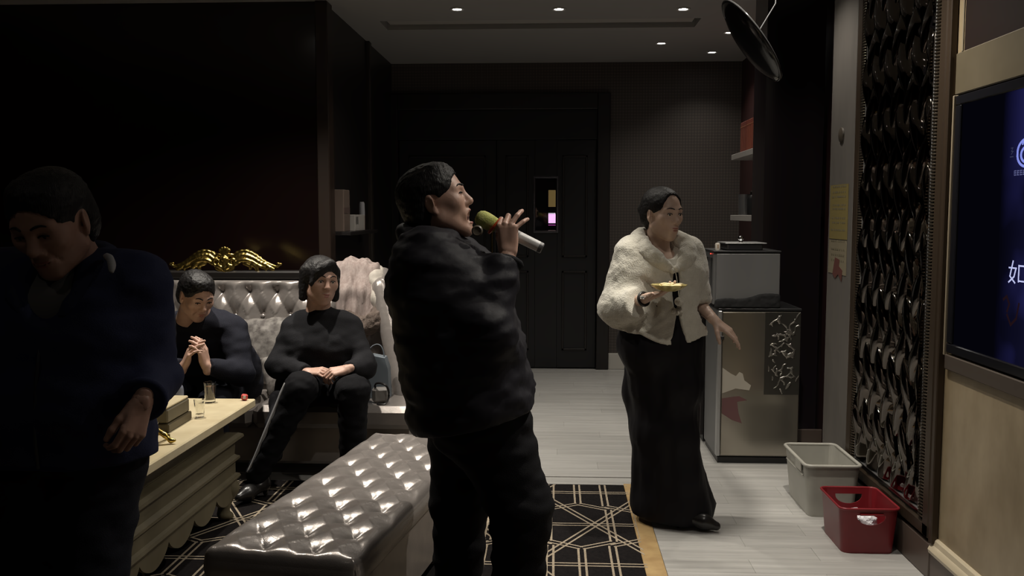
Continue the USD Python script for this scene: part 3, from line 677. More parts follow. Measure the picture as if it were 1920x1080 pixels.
# ------------------------------------------------------------------ alcove: fridge, oven, counter, shelves
fr = thing('fridge', 'reflective steel-fronted fridge with a patterned mirrored door beside the pier', 'fridge', (1.21, 5.6, 0))
FX0, FX1, FY0, FY1 = .975, 1.455, 5.39, 5.86
obj('cabinet', bx(FX0, FX1, FY0 + .035, FY1, .035, .925, .008), mat('fridge_grey', (.10, .10, .10), .45), fr)
d_ = obj('door', bx(FX0 + .018, FX1, FY0, FY0 + .033, .05, .920, .006), mat('mirror_steel', (.34, .315, .27), .17, metal=.85, var=(.29, .265, .22), scale=(2, 2, 2)), fr)
obj('edge_strip', bx(FX0 - .006, FX0 + .018, FY0 - .006, FY0 + .034, .05, .925, .004), STEEL, d_)
obj('hinge', bx(FX0 - .004, FX0 + .03, FY0 - .012, FY0 + .02, .755, .775, .002), BLACKPLASTIC, d_)
F = Field((1.24, FY0 - .02, .42), (1.47, FY0 + .02, .93), .0058)
for q in range(64):                                                # swirling relief on the upper right of the door
    cx, cz = rng.uniform(1.27, 1.43), rng.uniform(.45, .90); a0 = rng.uniform(0, 6.28); L_ = rng.uniform(.03, .07)
    tt = np.linspace(0, 1, 7); ang = a0 + tt * rng.uniform(-2, 2)
    F.chain(np.stack([np.clip(cx + np.cumsum(np.cos(ang)) * L_ / 7, 1.25, 1.448), np.full(7, FY0), np.clip(cz + np.cumsum(np.sin(ang)) * L_ / 7, .43, .915)], 1), np.linspace(.0065, .003, 7), .004)
F.cut((0, FY0 + .002, 0), (0, 1, 0), .001)
obj('relief_panel', bx(1.245, 1.452, FY0 - .0010, FY0 + .002, .425, .917, .0008), mat('dark_relief_ground', (.10, .095, .085), .25, metal=.8), d_)
obj('relief', F.mesh(1), mat('silver_relief', (.42, .40, .36), .22, metal=.9), d_, smooth=True)
dec = [[(1.0, .40), (1.10, .415), (1.15, .39), (1.09, .38), (1.10, .31), (1.12, .25), (1.06, .27), (1.0, .31)], [(1.0, .585), (1.05, .55), (1.08, .535), (1.10, .56), (1.12, .55), (1.13, .51), (1.17, .48), (1.16, .45), (1.08, .46), (1.0, .43)]]
obj('plum_motif', prism(Polygon(dec[0]), .0008, (V(0, FY0 - .0002, 0), V(1, 0, 0), V(0, 0, 1))), mat('plum_print', (.11, .05, .05), .35), d_)
obj('pale_motif', prism(Polygon(dec[1]), .0008, (V(0, FY0 - .0002, 0), V(1, 0, 0), V(0, 0, 1))), mat('pale_print', (.34, .31, .26), .4), d_)
obj('top', bx(FX0 - .004, FX1 + .004, FY0 + .002, FY1, .925, .940, .003), BLACKPLASTIC, fr)
obj('plinth', bx(FX0 + .01, FX1 - .005, FY0 + .03, FY1, .001, .036), BLACKPLASTIC, fr)
mw = thing('countertop_oven', 'grey steel countertop steriliser oven standing on top of the fridge', 'oven', (1.15, 5.62, .94))
obj('case', bx(.945, 1.338, 5.45, 5.855, .955, 1.270, .008), mat('oven_grey', (.20, .20, .20), .35, metal=.5), mw)
obj('door', bx(.962, 1.336, 5.435, 5.45, .965, 1.262, .004), mat('oven_door_grey', (.235, .235, .235), .32, metal=.5), mw)
obj('top_plate', bx(.940, 1.342, 5.433, 5.858, 1.268, 1.279, .003), BLACKPLASTIC, mw)
for x in (.97, 1.31):
    for yy in (5.47, 5.82): obj('foot', lathe([(0, .0), (.012, 0), (.012, .016), (0, .016)], (x, yy, .9402), 12), BLACKPLASTIC, mw)
obj('side_rack', cat_mesh([tube(q, .004, 6) for q in ([(.935, 5.46, .99), (.935, 5.46, 1.235), (.935, 5.80, 1.235), (.935, 5.80, .99), (.935, 5.46, .99)], [(.935, 5.61, .99), (.935, 5.61, 1.235)])]), BLACKPLASTIC, mw)
obj('indicator', moved(trimesh.creation.icosphere(2, .004), None, (.938, 5.50, 1.258)), emission('red_led', (1, .05, .03), 2.5), mw)
cloth = Polygon([(.93, .0), (1.36, .0), (1.355, .10), (1.30, .112), (1.22, .106), (1.16, .085), (1.10, .074), (1.02, .075), (.955, .07), (.93, .05)])
t = thing('black_cloth', 'black cloth bundle laid along the fridge top before the oven', 'cloth', (1.15, 5.41, .94))
F = Field((.90, 5.36, .935), (1.40, 5.46, 1.08), .005)
for x in np.linspace(.965, 1.32, 16):
    hgt = np.interp(x, (.955, 1.02, 1.10, 1.16, 1.22, 1.32), (.050, .052, .050, .060, .08, .082)) * 1.0
    F.cone((x, 5.412, .952), (x, 5.412, .94 + hgt - .012), .016, .013, .03)
F.ripple(.004, 40, 4).cut((0, 0, .9405), (0, 0, -1))
obj('fold', F.mesh(2), mat('black_cotton', (.004, .004, .0045), .9), t, smooth=True)
t = thing('warming_pan', 'shallow steel pan with a lid and round glass knob on top of the oven', 'pan', (1.15, 5.55, 1.279))
obj('pan', bx(1.03, 1.24, 5.47, 5.73, 1.2792, 1.318, .006), mat('dark_steel', (.12, .12, .12), .25, metal=.8), t)
obj('lid', bx(1.015, 1.262, 5.46, 5.74, 1.318, 1.325, .003), STEEL, t)
obj('knob', lathe([(0, .0), (.012, 0), (.010, .008), (.018, .020), (.016, .032), (.006, .038), (0, .038)], (1.135, 5.60, 1.325), 20), CHROME, t)
t = thing('white_cup', 'little white cup at the left front corner of the oven top', 'cup', (.972, 5.47, 1.279))
obj('body', lathe([(0, 0), (.013, 0), (.0155, .010), (.0155, .036), (.012, .044), (0, .046)], (.972, 5.47, 1.2793), 18), mat('porcelain', (.62, .57, .50), .35), t)
obj('mark', bx(.969, .975, 5.4535, 5.456, 1.292, 1.315, .001), mat('amber_mark', (.25, .14, .06), .5), t)
cb_ = thing('counter_cabinet', 'dark counter cabinet with a white top standing behind the fridge', 'cabinet', (1.35, 6.7, 0))
obj('body', bx(.955, 1.33, 5.91, 7.7, .05, 1.105, .004), DARKWOOD, cb_)
obj('worktop', bx(.925, 1.334, 5.885, 7.75, 1.105, 1.140, .004), mat('white_counter', (.46, .45, .44), .3), cb_)
obj('plinth', bx(.98, 1.33, 5.93, 7.7, .001, .05), BLACKPLASTIC, cb_)
for a in (5.93, 6.525, 7.12):
    dd = obj('door', bx(.938, .955, a, a + .575, .07, 1.09, .004), DARKWOOD, cb_)
    obj('handle', cat_mesh([tube([(.915, a + .05, .19), (.915, a + .05, .56)], .006), tube([(.915, a + .05, .225), (.94, a + .05, .225)], .007), tube([(.915, a + .05, .525), (.94, a + .05, .525)], .007)]), STEEL, dd)
t = thing('clear_film_heap', 'heap of crumpled clear film on the white counter beside the oven', 'packaging', (1.02, 6.15, 1.14))
F = Field((.92, 5.95, 1.13), (1.25, 6.45, 1.30), .010)
for q in range(9): F.ell((rng.uniform(.98, 1.15), rng.uniform(6.02, 6.35), 1.165), (rng.uniform(.03, .055), rng.uniform(.03, .06), rng.uniform(.02, .05)), .015)
F.ripple(.03, 34, 9).cut((0, 0, 1.1405), (0, 0, -1))
obj('film', F.mesh(0), CLEARBAG, t, smooth=False)
for nm, z, lab in (('upper', 1.945, 'pale wall shelf in the alcove carrying red boxes'), ('lower', 1.465, 'pale wall shelf in the alcove carrying cups, below the red boxes')):
    t = thing('wall_shelf', lab, 'shelf', (1.57, 7.0, z))
    obj('board', bx(1.415, 1.745, 6.27, 7.42, z - .022, z + .022, .003), mat('shelf_board', (.25, .235, .22), .5), t)
    obj('bracket', bx(1.62, 1.745, 7.30, 7.33, z - .09, z - .022, .002), STEEL, t)
    obj('bracket', bx(1.62, 1.745, 6.33, 6.36, z - .09, z - .022, .002), STEEL, t)
REDCARD = [mat('red_card', (.20, .045, .028), .5), mat('red_card_dark', (.16, .036, .025), .5)]; ORANGE = mat('orange_card', (.30, .12, .06), .5)
for k, lab in enumerate(('nearest red carton in the row on the upper alcove shelf', 'second red carton in the row on the upper alcove shelf', 'third red carton in the row on the upper alcove shelf', 'farthest red carton in the row on the upper alcove shelf')):
    y0 = 6.42 + k * .215; t = thing('red_carton', lab, 'box', (1.54, y0 + .1, 1.967), group='red cartons on the upper shelf')
    obj('carton', bx(1.455, 1.63, y0, y0 + .212, 1.9672, 2.205, .003), REDCARD[k % 2], t)
    obj('lid_edge', bx(1.4535, 1.456, y0 + .004, y0 + .208, 2.165, 2.172), ORANGE, t)
    obj('stripe', cat_mesh([bx(1.4535, 1.456, y0 + .03 + q * .05, y0 + .034 + q * .05, 1.985, 2.16) for q in range(4)]), ORANGE, t)
t = thing('steel_tumbler', 'tall steel tumbler at the far end of the lower alcove shelf', 'tumbler', (1.50, 7.16, 1.487))
obj('body', lathe([(0, 0), (.045, 0), (.050, .16), (.046, .16), (.042, .006), (0, .006)], (1.475, 7.16, 1.4872), 24), mat('grey_steel', (.3, .3, .31), .3, metal=.8), t)
t = thing('black_flask', 'black flask with a shiny cap beside the steel tumbler', 'flask', (1.50, 6.93, 1.487))
obj('body', lathe([(0, 0), (.045, 0), (.045, .12), (.03, .15), (0, .15)], (1.49, 6.93, 1.4872), 24), BLACKPLASTIC, t)
obj('cap', lathe([(0, .15), (.022, .15), (.022, .175), (.012, .182), (0, .183)], (1.49, 6.93, 1.4872), 20), CHROME, t)
t = thing('pale_cup', 'low pale cup nearest the pier on the lower alcove shelf', 'cup', (1.48, 6.62, 1.487))
obj('body', lathe([(0, 0), (.022, 0), (.032, .035), (.033, .055), (.030, .055), (.020, .006), (0, .006)], (1.465, 6.62, 1.4872), 24), mat('grey_glaze', (.30, .29, .28), .4), t)
obj('handle', tube(smoothline([(1.465, 6.587, 1.53), (1.465, 6.565, 1.525), (1.465, 6.57, 1.505), (1.465, 6.592, 1.503)], 12), .004, 6), mat('grey_glaze', (.3, .29, .28), .4), t)

# ------------------------------------------------------------------ lattice mirror panel on the media wall
lp = thing('mirror_tile_panel', 'tall bronze-framed panel of woven smoked mirror tiles on the right wall', 'wall panel', (XR, 4.2, 0))
PY0, PY1, PZ0, PZ1 = 3.80, 4.66, .26, 2.90
obj('backing', bx(XR - .012, XR - .001, PY0 - .10, PY1 + .12, .16, PZ1 + .014), BLACKGLOSS, lp)
for a, b in ((PY0 - .10, PY0 - .035), (PY1 + .035, PY1 + .11)): obj('frame_stile', bx(XR - .028, XR - .002, a, b, .165, PZ1 + .012, .008), BRONZE, lp)
obj('frame_rail', bx(XR - .028, XR - .002, PY0 - .10, PY1 + .11, .165, PZ0 - .035, .008), BRONZE, lp)
def beads(y):
    zz = np.arange(PZ0 - .02, PZ1 + .01, .0135); one = as_pair(trimesh.creation.icosphere(1, 1.0))
    v, f = one; n = len(v)
    return np.concatenate([v * V(.012, .030, .0072) + V(XR - .020, y, z) for z in zz]), np.concatenate([f + n * i for i in range(len(zz))])
for y in (PY0 - .012, PY1 + .012):
    p = obj('bead_moulding', beads(y), mat('bronze_bead', (.075, .058, .040), .24, metal=.8), lp, smooth=True); stage.GetPrimAtPath(p).SetCustomDataByKey('kind', 'stuff')
obj('inner_strip', cat_mesh([bx(XR - .022, XR - .010, PY0 + .018, PY0 + .026, PZ0, PZ1, .002), bx(XR - .022, XR - .010, PY1 - .026, PY1 - .018, PZ0, PZ1, .002), bx(XR - .022, XR - .010, PY0 + .018, PY1 - .018, PZ0 - .01, PZ0 - .002, .002)]), STEEL, lp)
# each tile: a lozenge bowed outwards and twisted, rows offset like basket weave
def tile(w_, h_, flip):
    n = 9; u = np.linspace(-1, 1, n); U, T = np.meshgrid(u, u, indexing='ij')
    halfw = (1 - np.abs(T) ** 2.2) * .5 * w_ * .96 + .003
    Yt = U * halfw + flip * T * w_ * .20
    Zt = T * h_ * .5
    D = .024 * (1 - U ** 2) * (1 - .75 * T ** 2) + flip * .010 * U * T + .004
    return np.stack([-D, Yt, Zt], -1)
NC, NR = 5, 19; cw, rh = (PY1 - PY0 - .05) / NC, (PZ1 - PZ0) / NR
for r_ in range(NR):
    for c_ in range(NC + (r_ % 2)):
        y = PY0 + .025 + (c_ + (.5 if r_ % 2 == 0 else 0)) * cw; z = PZ0 + (r_ + .5) * rh
        P = tile(cw * .98, rh * 1.75, 1 if r_ % 2 else -1) * V(1, 1, 1)
        P = P + V(0, 0, 0); P[..., 1] = np.clip(P[..., 1] + y, PY0 + .028, PY1 - .028); P[..., 2] = np.clip(P[..., 2] + z, PZ0 + .002, PZ1 - .002); P[..., 0] += XR - .011 - (.003 if r_ % 2 else 0)
        if np.ptp(P[..., 1]) < .02: continue
        v, f = grid_mesh(P); tm = trimesh.Trimesh(v, f, process=False)
        obj('tile', (v, f[:, ::-1] if tm.face_normals[:, 0].mean() > 0 else f), MIRRORTILE, lp, smooth=True)

# notices on the pale pilaster
nt = thing('paper_notice', 'yellow and cream paper notices with a red stamp on the pale pilaster', 'notice', (XR - .021, 5.0, 1.4))
def _lines(n, l):
    n['br'] = ('brick_texture', {'color1': (.20, .15, .03), 'color2': (.22, .17, .04), 'mortar': (.10, .08, .03), 'scale': 1.0, 'mortar_size': .004, 'brick_width': .3, 'row_height': .022})
    l += [('g.position', 'mp.vector'), ('mp.vector', 'br.vector'), ('br.color', 'p.base_color')]
    n['mp'] = ('mapping', {'rotation': (PI / 2, 0, PI / 2)})
obj('yellow_sheet', bx(XR - .0225, XR - .021, 4.86, 5.17, 1.36, 1.655), mat('yellow_paper', (.15, .115, .03), .7), nt)
obj('cream_sheet', bx(XR - .0222, XR - .021, 4.86, 5.17, 1.17, 1.355), mat('cream_paper', (.165, .14, .09), .7), nt)
for k, z in enumerate((1.64, 1.61, 1.585, 1.54, 1.52, 1.47, 1.445, 1.405, 1.345, 1.30, 1.27, 1.24)):
    segs = [bx(XR - .0232, XR - .0224, yy, yy + rng.uniform(.008, .03), z, z + .009) for yy in np.arange(4.90, 5.11, .034)]
    stage.GetPrimAtPath(obj('print_line', cat_mesh(segs), mat('grey_ink', (.10, .085, .05), .8), nt)).SetCustomDataByKey('kind', 'stuff')
obj('stamp', prism(Polygon([(.0, .0), (.05, -.02), (.10, .005), (.16, -.03), (.17, .03), (.11, .05), (.12, .085), (.04, .095), (.02, .05)]), .001, (V(XR - .0224, 5.09, 1.165), V(0, -1, 0), V(0, 0, 1))), mat('red_ink', (.085, .022, .016), .7), nt)
t = thing('wall_disc', 'small dark round disc on the pale pilaster above the notices', 'wall fitting', (XR - .02, 5.0, 1.92))
obj('disc', lathe([(0, 0), (.040, 0), (.038, .008), (.02, .014), (0, .015)], (XR - .0205, 5.0, 1.92), 20, R=roty(-PI / 2)), mat('brown_knob', (.05, .04, .03), .5), t)

# ------------------------------------------------------------------ television
tv = thing('television', 'large wall television with a black bezel and glowing blue screen', 'television', (XR, 2.8, 1.45))
obj('bezel', cat_mesh([bx(XR - .012, XR + .055, 1.75, 3.635, .952, .99, .004), bx(XR - .012, XR + .055, 1.75, 3.635, 1.915, 1.952, .004), bx(XR - .012, XR + .055, 3.59, 3.635, .99, 1.915, .004), bx(XR - .012, XR + .055, 1.75, 1.795, .99, 1.915, .004)]), BLACKGLOSS, tv)
def _scr(n, l):
    n['e'] = ('emission', {'strength': 1.0}); n['sep'] = ('separate_xyz', {})
    n['ry'] = ('map_range', {'from_min': 3.27, 'from_max': 3.06, 'to_min': 0.0, 'to_max': 1.0, 'clamp': True})
    n['mp'] = ('mapping', {'scale': (3, 3, 3)}); n['ns'] = ('noise_texture', {'scale': 1.0, 'detail': 2.0})
    n['rp'] = ('rgb_ramp', {'ramp': [(.35, (.004, .004, .012)), (.5, (.005, .005, .020)), (.64, (.016, .016, .085))]})
    n['c'] = ('mix_color', {'a': (.0012, .0012, .003)}); n['r2'] = ('map_range', {'from_min': 3.02, 'from_max': 2.5, 'to_min': 0.0, 'to_max': 1.0, 'clamp': True}); n['c2'] = ('mix_color', {'b': (.055, .032, .06)})  # pinkish glow on the unseen near part, added to light the singer
    l += [('g.position', 'sep.vector'), ('sep.y', 'ry.value'), ('g.position', 'mp.vector'), ('mp.vector', 'ns.vector'), ('ns.fac', 'rp.fac'), ('ry.result', 'c.fac'), ('rp.color', 'c.b'), ('sep.y', 'r2.value'), ('r2.result', 'c2.fac'), ('c.result', 'c2.a'), ('c2.result', 'e.color')]
n_, l_ = {'g': ('geometry', {})}, []; _scr(n_, l_)
SCREEN = usdkit.material(stage, '/World/Looks/screen_picture', n_, l_, surface='e.emission')
obj('screen', bx(XR - .002, XR + .05, 1.79, 3.595, .985, 1.92), SCREEN, tv)
SX = XR - .0025
ex, ey = V(0, -1, 0), V(0, 0, 1)          # reading direction on the screen
def stroke(pts, w_): return LineString(pts).buffer(w_ / 2, cap_style=2, join_style=2)
GLY = emission('screen_glyph', (.62, .66, 1.0), .80); GLY2 = emission('screen_logo', (.30, .36, 1.0), .75); GLY3 = emission('screen_small_type', (.35, .38, .8), .35)
def word(polys, y0, z0, s, m, nm, wide=1.0): obj(nm, prism(unary_union(polys), .0008, (V(SX, y0, z0), ex * s * wide, ey * s)), m, tv, smooth=False)
ru = [stroke([(.26, .98), (.10, .30), (.42, .02)], .075), stroke([(.44, .98 - .30), (.34, .30), (.02, .02)], .075), stroke([(.0, .66), (.48, .66)], .07),
      stroke([(.60, .80), (.60, .08)], .075), stroke([(.56, .78), (.97, .78), (.97, .08)], .075), stroke([(.60, .14), (.97, .14)], .07)]
word(ru, 3.186, 1.262, .080, GLY, 'song_character', 1.45)
def arc(cx, cy, r, a0, a1, n=24): return [(cx + r * math.cos(math.radians(a)), cy + r * math.sin(math.radians(a))) for a in np.linspace(a0, a1, n)]
lo = [stroke(arc(.5, .34, .30, 0, 360, 40), .10), stroke([(.02, .34)] + arc(.5, .46, .48, 180, 20), .10), stroke([(.02, .50), (.02, .30)] + arc(.5, .36, .48, 190, 300), .10), stroke(arc(.55, .66, .30, 170, 30), .08)]
word(lo, 3.163, 1.665, .088, GLY2, 'channel_logo', 1.5)
sm = []
for k in range(4):
    x = k * 1.15; sm += [stroke([(x, .9), (x + .9, .9)], .14), stroke([(x + .45, 1), (x + .45, 0)], .14), stroke([(x + .05, .5), (x + .85, .5)], .12), stroke([(x, .05), (x + .9, .05)], .14), stroke([(x + .05, .9), (x + .05, .05)], .12)]
word(sm, 3.178, 1.628, .017, GLY3, 'small_caption')
word([stroke([(0, 1), (.6, 1), (.2, .5), (.7, .45), (.1, .0)], .16), stroke([(-.2, -.35), (.9, -.35)], .18)], 3.206, 1.70, .022, emission('screen_faint_type', (.2, .22, .45), .16), 'corner_caption')
word([stroke([(.0, .8), (.25, .95), (.45, .7), (.3, .4)], .10), stroke([(.3, .35), (.6, .0), (.95, .25), (1.1, .8)], .10)], 3.215, 1.12, .10, emission('screen_rose_type', (.24, .10, .14), .05), 'pink_flourish')

# ------------------------------------------------------------------ baskets on the floor
def basket(name, label, cat, x0, x1, y0, y1, h, taper, wall, m, cutouts, rim, rnd=.03):
    t = thing(name, label, cat, ((x0 + x1) / 2, (y0 + y1) / 2, 0))
    def rr(o): return sbox(x0 + rnd - o, y0 + rnd - o, x1 - rnd + o, y1 - rnd + o).buffer(rnd, 6)
    def ringpts(o, n=72):
        e = rr(o).exterior; return np.array([e.interpolate(q, normalized=True).coords[0][:2] for q in np.linspace(0, 1, n, endpoint=False)])
    lev = [(-taper, .0), (-taper * .9, .012), (0, h), (0 - wall, h), (-taper - wall, .012 + wall)]
    rings = [np.c_[ringpts(o), np.full(72, z)] for o, z in lev]
    v = np.vstack(rings + [[((x0 + x1) / 2, (y0 + y1) / 2, 0)], [((x0 + x1) / 2, (y0 + y1) / 2, .012 + wall)]]); f = []
    for a in range(len(lev) - 1):
        for i in range(72):
            j = (i + 1) % 72; f += [[a * 72 + i, a * 72 + j, (a + 1) * 72 + j], [a * 72 + i, (a + 1) * 72 + j, (a + 1) * 72 + i]]
    L5 = (len(lev) - 1) * 72
    for i in range(72):
        j = (i + 1) % 72; f += [[len(v) - 2, j, i], [len(v) - 1, L5 + i, L5 + j]]
    tm = trimesh.Trimesh(v, np.array(f), process=True); trimesh.repair.fix_normals(tm)
    M = manifold3d.Manifold(manifold3d.Mesh(np.asarray(tm.vertices, np.float32), np.asarray(tm.faces, np.uint32)))
    for c in cutouts:
        q = trimesh.Trimesh(*as_pair(c), process=True); trimesh.repair.fix_normals(q)
        M = M - manifold3d.Manifold(manifold3d.Mesh(np.asarray(q.vertices, np.float32), np.asarray(q.faces, np.uint32)))
    obj('shell', M, m, t, smooth=35)
    o = rim; e = ringpts(.002, 72)
    obj('rim', tube(np.c_[e, np.full(72, h)], o, 8, closed=True), m, t, smooth=True)
    return t
wt = basket('white_bin', 'open milky white plastic bin standing by the wall behind red basket', 'storage bin', 1.240, 1.506, 4.43, 4.86, .262, .022, .004, WHITEPLASTIC, [], .009)
obj('lip', cat_mesh([bx(1.229, 1.240, 4.50, 4.60, .215, .262, .004), bx(1.234, 1.242, 4.48, 4.80, .20, .206, .002)]), WHITEPLASTIC, wt)
hole = unary_union([sbox(-.052, -.014, .052, .018)]).buffer(.012)
hole = Polygon(list(zip(np.linspace(-.062, .062, 2), (.022, .022))) + [(.062 * math.cos(a), .016 - .040 * math.sin(a)) for a in np.linspace(.15, PI - .15, 16)])
holes = [prism(hole, .12, (V(1.395, yy + .06, .155), V(1, 0, 0), V(0, 0, 1))) for yy in (3.955, 4.275)]
rt = basket('red_basket', 'red plastic basket with cut-out handles on the floor by the wall', 'basket', 1.262, 1.518, 3.955, 4.275, .205, .016, .0035, REDPLASTIC, holes, .006)
obj('handle_bar', tube([(1.345, 3.952, .182), (1.445, 3.952, .182)], .005), REDPLASTIC, rt)
t = thing('film_wrapper', 'crumpled clear wrapper inside the red basket seen through its handle', 'wrapper', (1.40, 4.02, .05))
F = Field((1.29, 3.965, .008), (1.50, 4.2, .18), .008)
for q in range(10): F.ell((rng.uniform(1.35, 1.44), rng.uniform(4.02, 4.10), rng.uniform(.05, .135)), (.03, .022, .035), .01)
F.ripple(.03, 40, 6).cut((0, 0, .0175), (0, 0, -1)).cut((0, 3.985, 0), (0, -1, 0))
obj('film', F.mesh(0), CLEARBAG, t, smooth=False)

# ------------------------------------------------------------------ hanging black dish
hd = thing('ceiling_dish', 'round glossy black dish hanging tilted from the ceiling on a rod', 'ceiling dish', (.83, 4.05, 2.3))
cd = V(.833, 4.0, 2.232); vd = unit(cd - V(0, 0, 1.5)); sd_ = unit(.81 * _r + .59 * _u); sd_ = unit(sd_ - vd * (sd_ @ vd))
nrm = unit(.972 * sd_ + .235 * vd); Rd = rot_from(nrm)
obj('dish', lathe([(0, -.030), (.08, -.028), (.16, -.015), (.196, .0), (.200, .008), (.192, .010), (.15, .0), (.08, -.012), (0, -.015)], cd, 48, R=Rd), BLACKGLOSS, hd, smooth=True)
obj('rim', moved(tube([(.203 * math.cos(a), .203 * math.sin(a), .006) for a in np.linspace(0, 2 * PI, 64, endpoint=False)], .0065, 8, closed=True), Rd, cd), mat('gloss_rim', (.02, .02, .02), .08), hd, smooth=True)
obj('hub', lathe([(0, -.02), (.05, -.02), (.045, .02), (.03, .03), (0, .03)], cd, 24, R=Rd), BLACKPLASTIC, hd)
obj('rod', tube([cd + nrm * .02, cd + V(.115, .05, .17), (.965, 4.10, 2.60), (.99, 4.13, CEILZ)], .0032), BLACKPLASTIC, hd)
obj('ceiling_plate', lathe([(0, -.02), (.05, -.02), (.06, 0), (0, 0)], (.99, 4.13, CEILZ), 24), BLACKPLASTIC, hd)
obj('clip', moved(bx(-.02, .02, -.012, .012, -.004, .010, .003), Rd, cd + Rd @ (.188 * min((V(math.cos(a), math.sin(a), 0) for a in np.linspace(0, 6.28, 60)), key=lambda q: (Rd @ q) @ (_u - .5 * _r)))), mat('white_rim_glint', (.5, .5, .5), .3), hd)  # white block stands in for a highlight on the lower rim

# ------------------------------------------------------------------ people: shared anatomy
def frame_of(fwd, up=(0, 0, 1), roll=0.):
    f = unit(fwd); r = unit(np.cross(f, up)); u = np.cross(r, f)
    c_, s_ = math.cos(roll), math.sin(roll)
    return np.stack([r * c_ + u * s_, f, -r * s_ + u * c_], 1)      # columns: right, forward, up

def head_parts(open_mouth=0., smile=0., female=False, lids=.0, wide=1.0, hair='short'):
    """Meshes in head space: origin between the ears at eye level, x right, y forward, z up; about 0.23 m tall."""
    F = Field((-.115, -.15, -.19), (.115, .16, .15), .0042)
    w_ = (.94 if female else 1.0) * wide
    F.ell((0, -.018, .040), (.074 * w_, .094, .082), .02).ell((0, .022, .030), (.066 * w_, .072, .072), .03)
    F.ell((0, .032, -.028), (.061 * w_, .060, .082), .03)
    jw = .050 * w_
    F.cone((-jw, .010, -.058), (-.012, .070 - .006 * female, -.100 - .012 * open_mouth), .024, .018, .03).cone((jw, .010, -.058), (.012, .070 - .006 * female, -.100 - .012 * open_mouth), .024, .018, .03)
    for s in (-1, 1):
        F.ell((s * .040 * w_, .066, -.018 + .004 * smile), (.024, .020, .022), .03)
        F.cone((s * .012, .089, .022), (s * .042, .076, .024), .009, .010, .018)              # brow
        F.ell((s * .031, .100, .004), (.019, .016, .011), .010, sub=True)                        # socket
        F.ell((s * .031, .0775, .003), (.0165, .0145, .0125), .006)                              # lids
        F.cone((s * .018, .0905, .0085 - .003 * lids), (s * .044, .0830, .0085 - .003 * lids), .0036, .0032, .003)
        F.cone((s * .019, .0885, -.0050), (s * .043, .0815, -.0058), .0030, .0030, .003)
    F.cone((0, .088, .018), (0, .108 - .004 * female, -.026), .0085, .0115, .012).ell((0, .105 - .003 * female, -.030), (.0135, .012, .010), .010)
    for s in (-1, 1): F.ell((s * .0125, .095, -.033), (.0085, .010, .0085), .007); F.ell((s * .0065, .104, -.0415), (.0042, .005, .004), .003, sub=True)
    mz = -.066
    F.ell((0, .080, mz), (.030, .018, .022), .02)
    F.ell((0, .0935, mz + .0065 + .003 * open_mouth), (.021 + .005 * smile, .0095, .0058), .005).ell((0, .0915 - .0025 * open_mouth, mz - .0065 - .020 * open_mouth), (.018 + .004 * smile, .0095, .0065), .005)
    if open_mouth: F.ell((0, .092, mz - .0075 * open_mouth), (.023, .026, .003 + .0105 * open_mouth), .004, sub=True)
    else: F.cone((-.022 - .004 * smile, .089, mz + .004 * smile), (0, .1015, mz - .0015), .0016, .0022, .003, sub=True).cone((.022 + .004 * smile, .089, mz + .004 * smile), (0, .1015, mz - .0015), .0016, .0022, .003, sub=True)
    if smile:
        for s in (-1, 1): F.cone((s * .022, .093, -.034), (s * .038, .077, -.066), .0022, .002, .006, sub=True)
    for s in (-1, 1):                                                                         # ears
        R = frame_of((s * .35, .94, .0), (0, -.15, 1))
        F.ell((s * .0755 * w_, -.008, -.004), (.0075, .018, .031), .006, R=R).cone((s * .070 * w_, .0, -.022), (s * .074 * w_, .002, -.034), .006, .007, .006)
        F.ell((s * .0835 * w_, -.006, .0), (.006, .010, .019), .004, R=R, sub=True)
    F.cone((0, -.020, -.06), (0, -.040, -.17), .056 if not female else .048, .056 if not female else .046, .025)
    skin = F.mesh(1)
    sv = np.array(skin.vertices)
    def front(x, z, lift=.0008):                      # the point of the face at (x, z)
        near = sv[(np.abs(sv[:, 0] - x) < .0045) & (np.abs(sv[:, 2] - z) < .0045) & (sv[:, 1] > .03)]
        return V(x, (np.sort(near[:, 1])[-4:].mean() if len(near) else .08) + lift, z)
    H = Field((-.13, -.19, -.19), (.13, .15, .16), .0046)
    H.ell((0, -.020, .042), (.081 * w_, .101, .086), .02).ell((0, .020, .042), (.072 * w_, .077, .070), .03)
    def shave(c, r, k=.012): H.ell(c, r, k, sub=True)
    if hair == 'short':
        H.ell((0, -.05, -.02), (.078 * w_, .064, .080), .03)
        shave((0, .085, -.035), (.072, .078, .105)); shave((0, .03, -.085), (.12, .06, .088)); H.cut((0, 0, -.085), (0, .35, -1))
        for s in (-1, 1): shave((s * .085, .002, -.015), (.028, .028, .042), .006)
        H.ell((0, .022, .094), (.058, .050, .022), .03)
    elif hair == 'bob':
        for s in (-1, 1): H.cone((s * .072, -.01, .04), (s * .084, .002, -.085), .034, .022, .03)
        H.ell((0, -.065, -.03), (.086, .055, .088), .04)
        shave((-.012, .10, -.045), (.058, .075, .100)); shave((0, .02, -.14), (.066, .09, .075))
        H.cone((.030, .080, .075), (.066, .064, -.010), .020, .016, .02); H.cone((-.015, .070, .095), (.045, .078, .052), .022, .020, .02); H.cone((-.030, .072, .088), (-.068, .045, .03), .018, .016, .02)
        H.cut((0, 0, -.112), (0, .12, -1))
    elif hair == 'bun':
        H.ell((0, -.05, -.01), (.074, .062, .075), .03)
        shave((0, .100, -.012), (.066, .074, .112)); shave((0, .035, -.080), (.12, .064, .092)); H.cut((0, 0, -.065), (0, .4, -1))
        H.cone((0, -.105, .02), (0, -.128, .014), .035, .032, .02)
        for s in (-1, 1): shave((s * .085, .004, -.016), (.026, .026, .036), .006)
    H.ripple(.003 if female else .0042, (150, 60, 110), 2, band=.02)
    out = {'skin': skin, 'hair': H.mesh(1)}
    eye = trimesh.creation.icosphere(3, .0118)
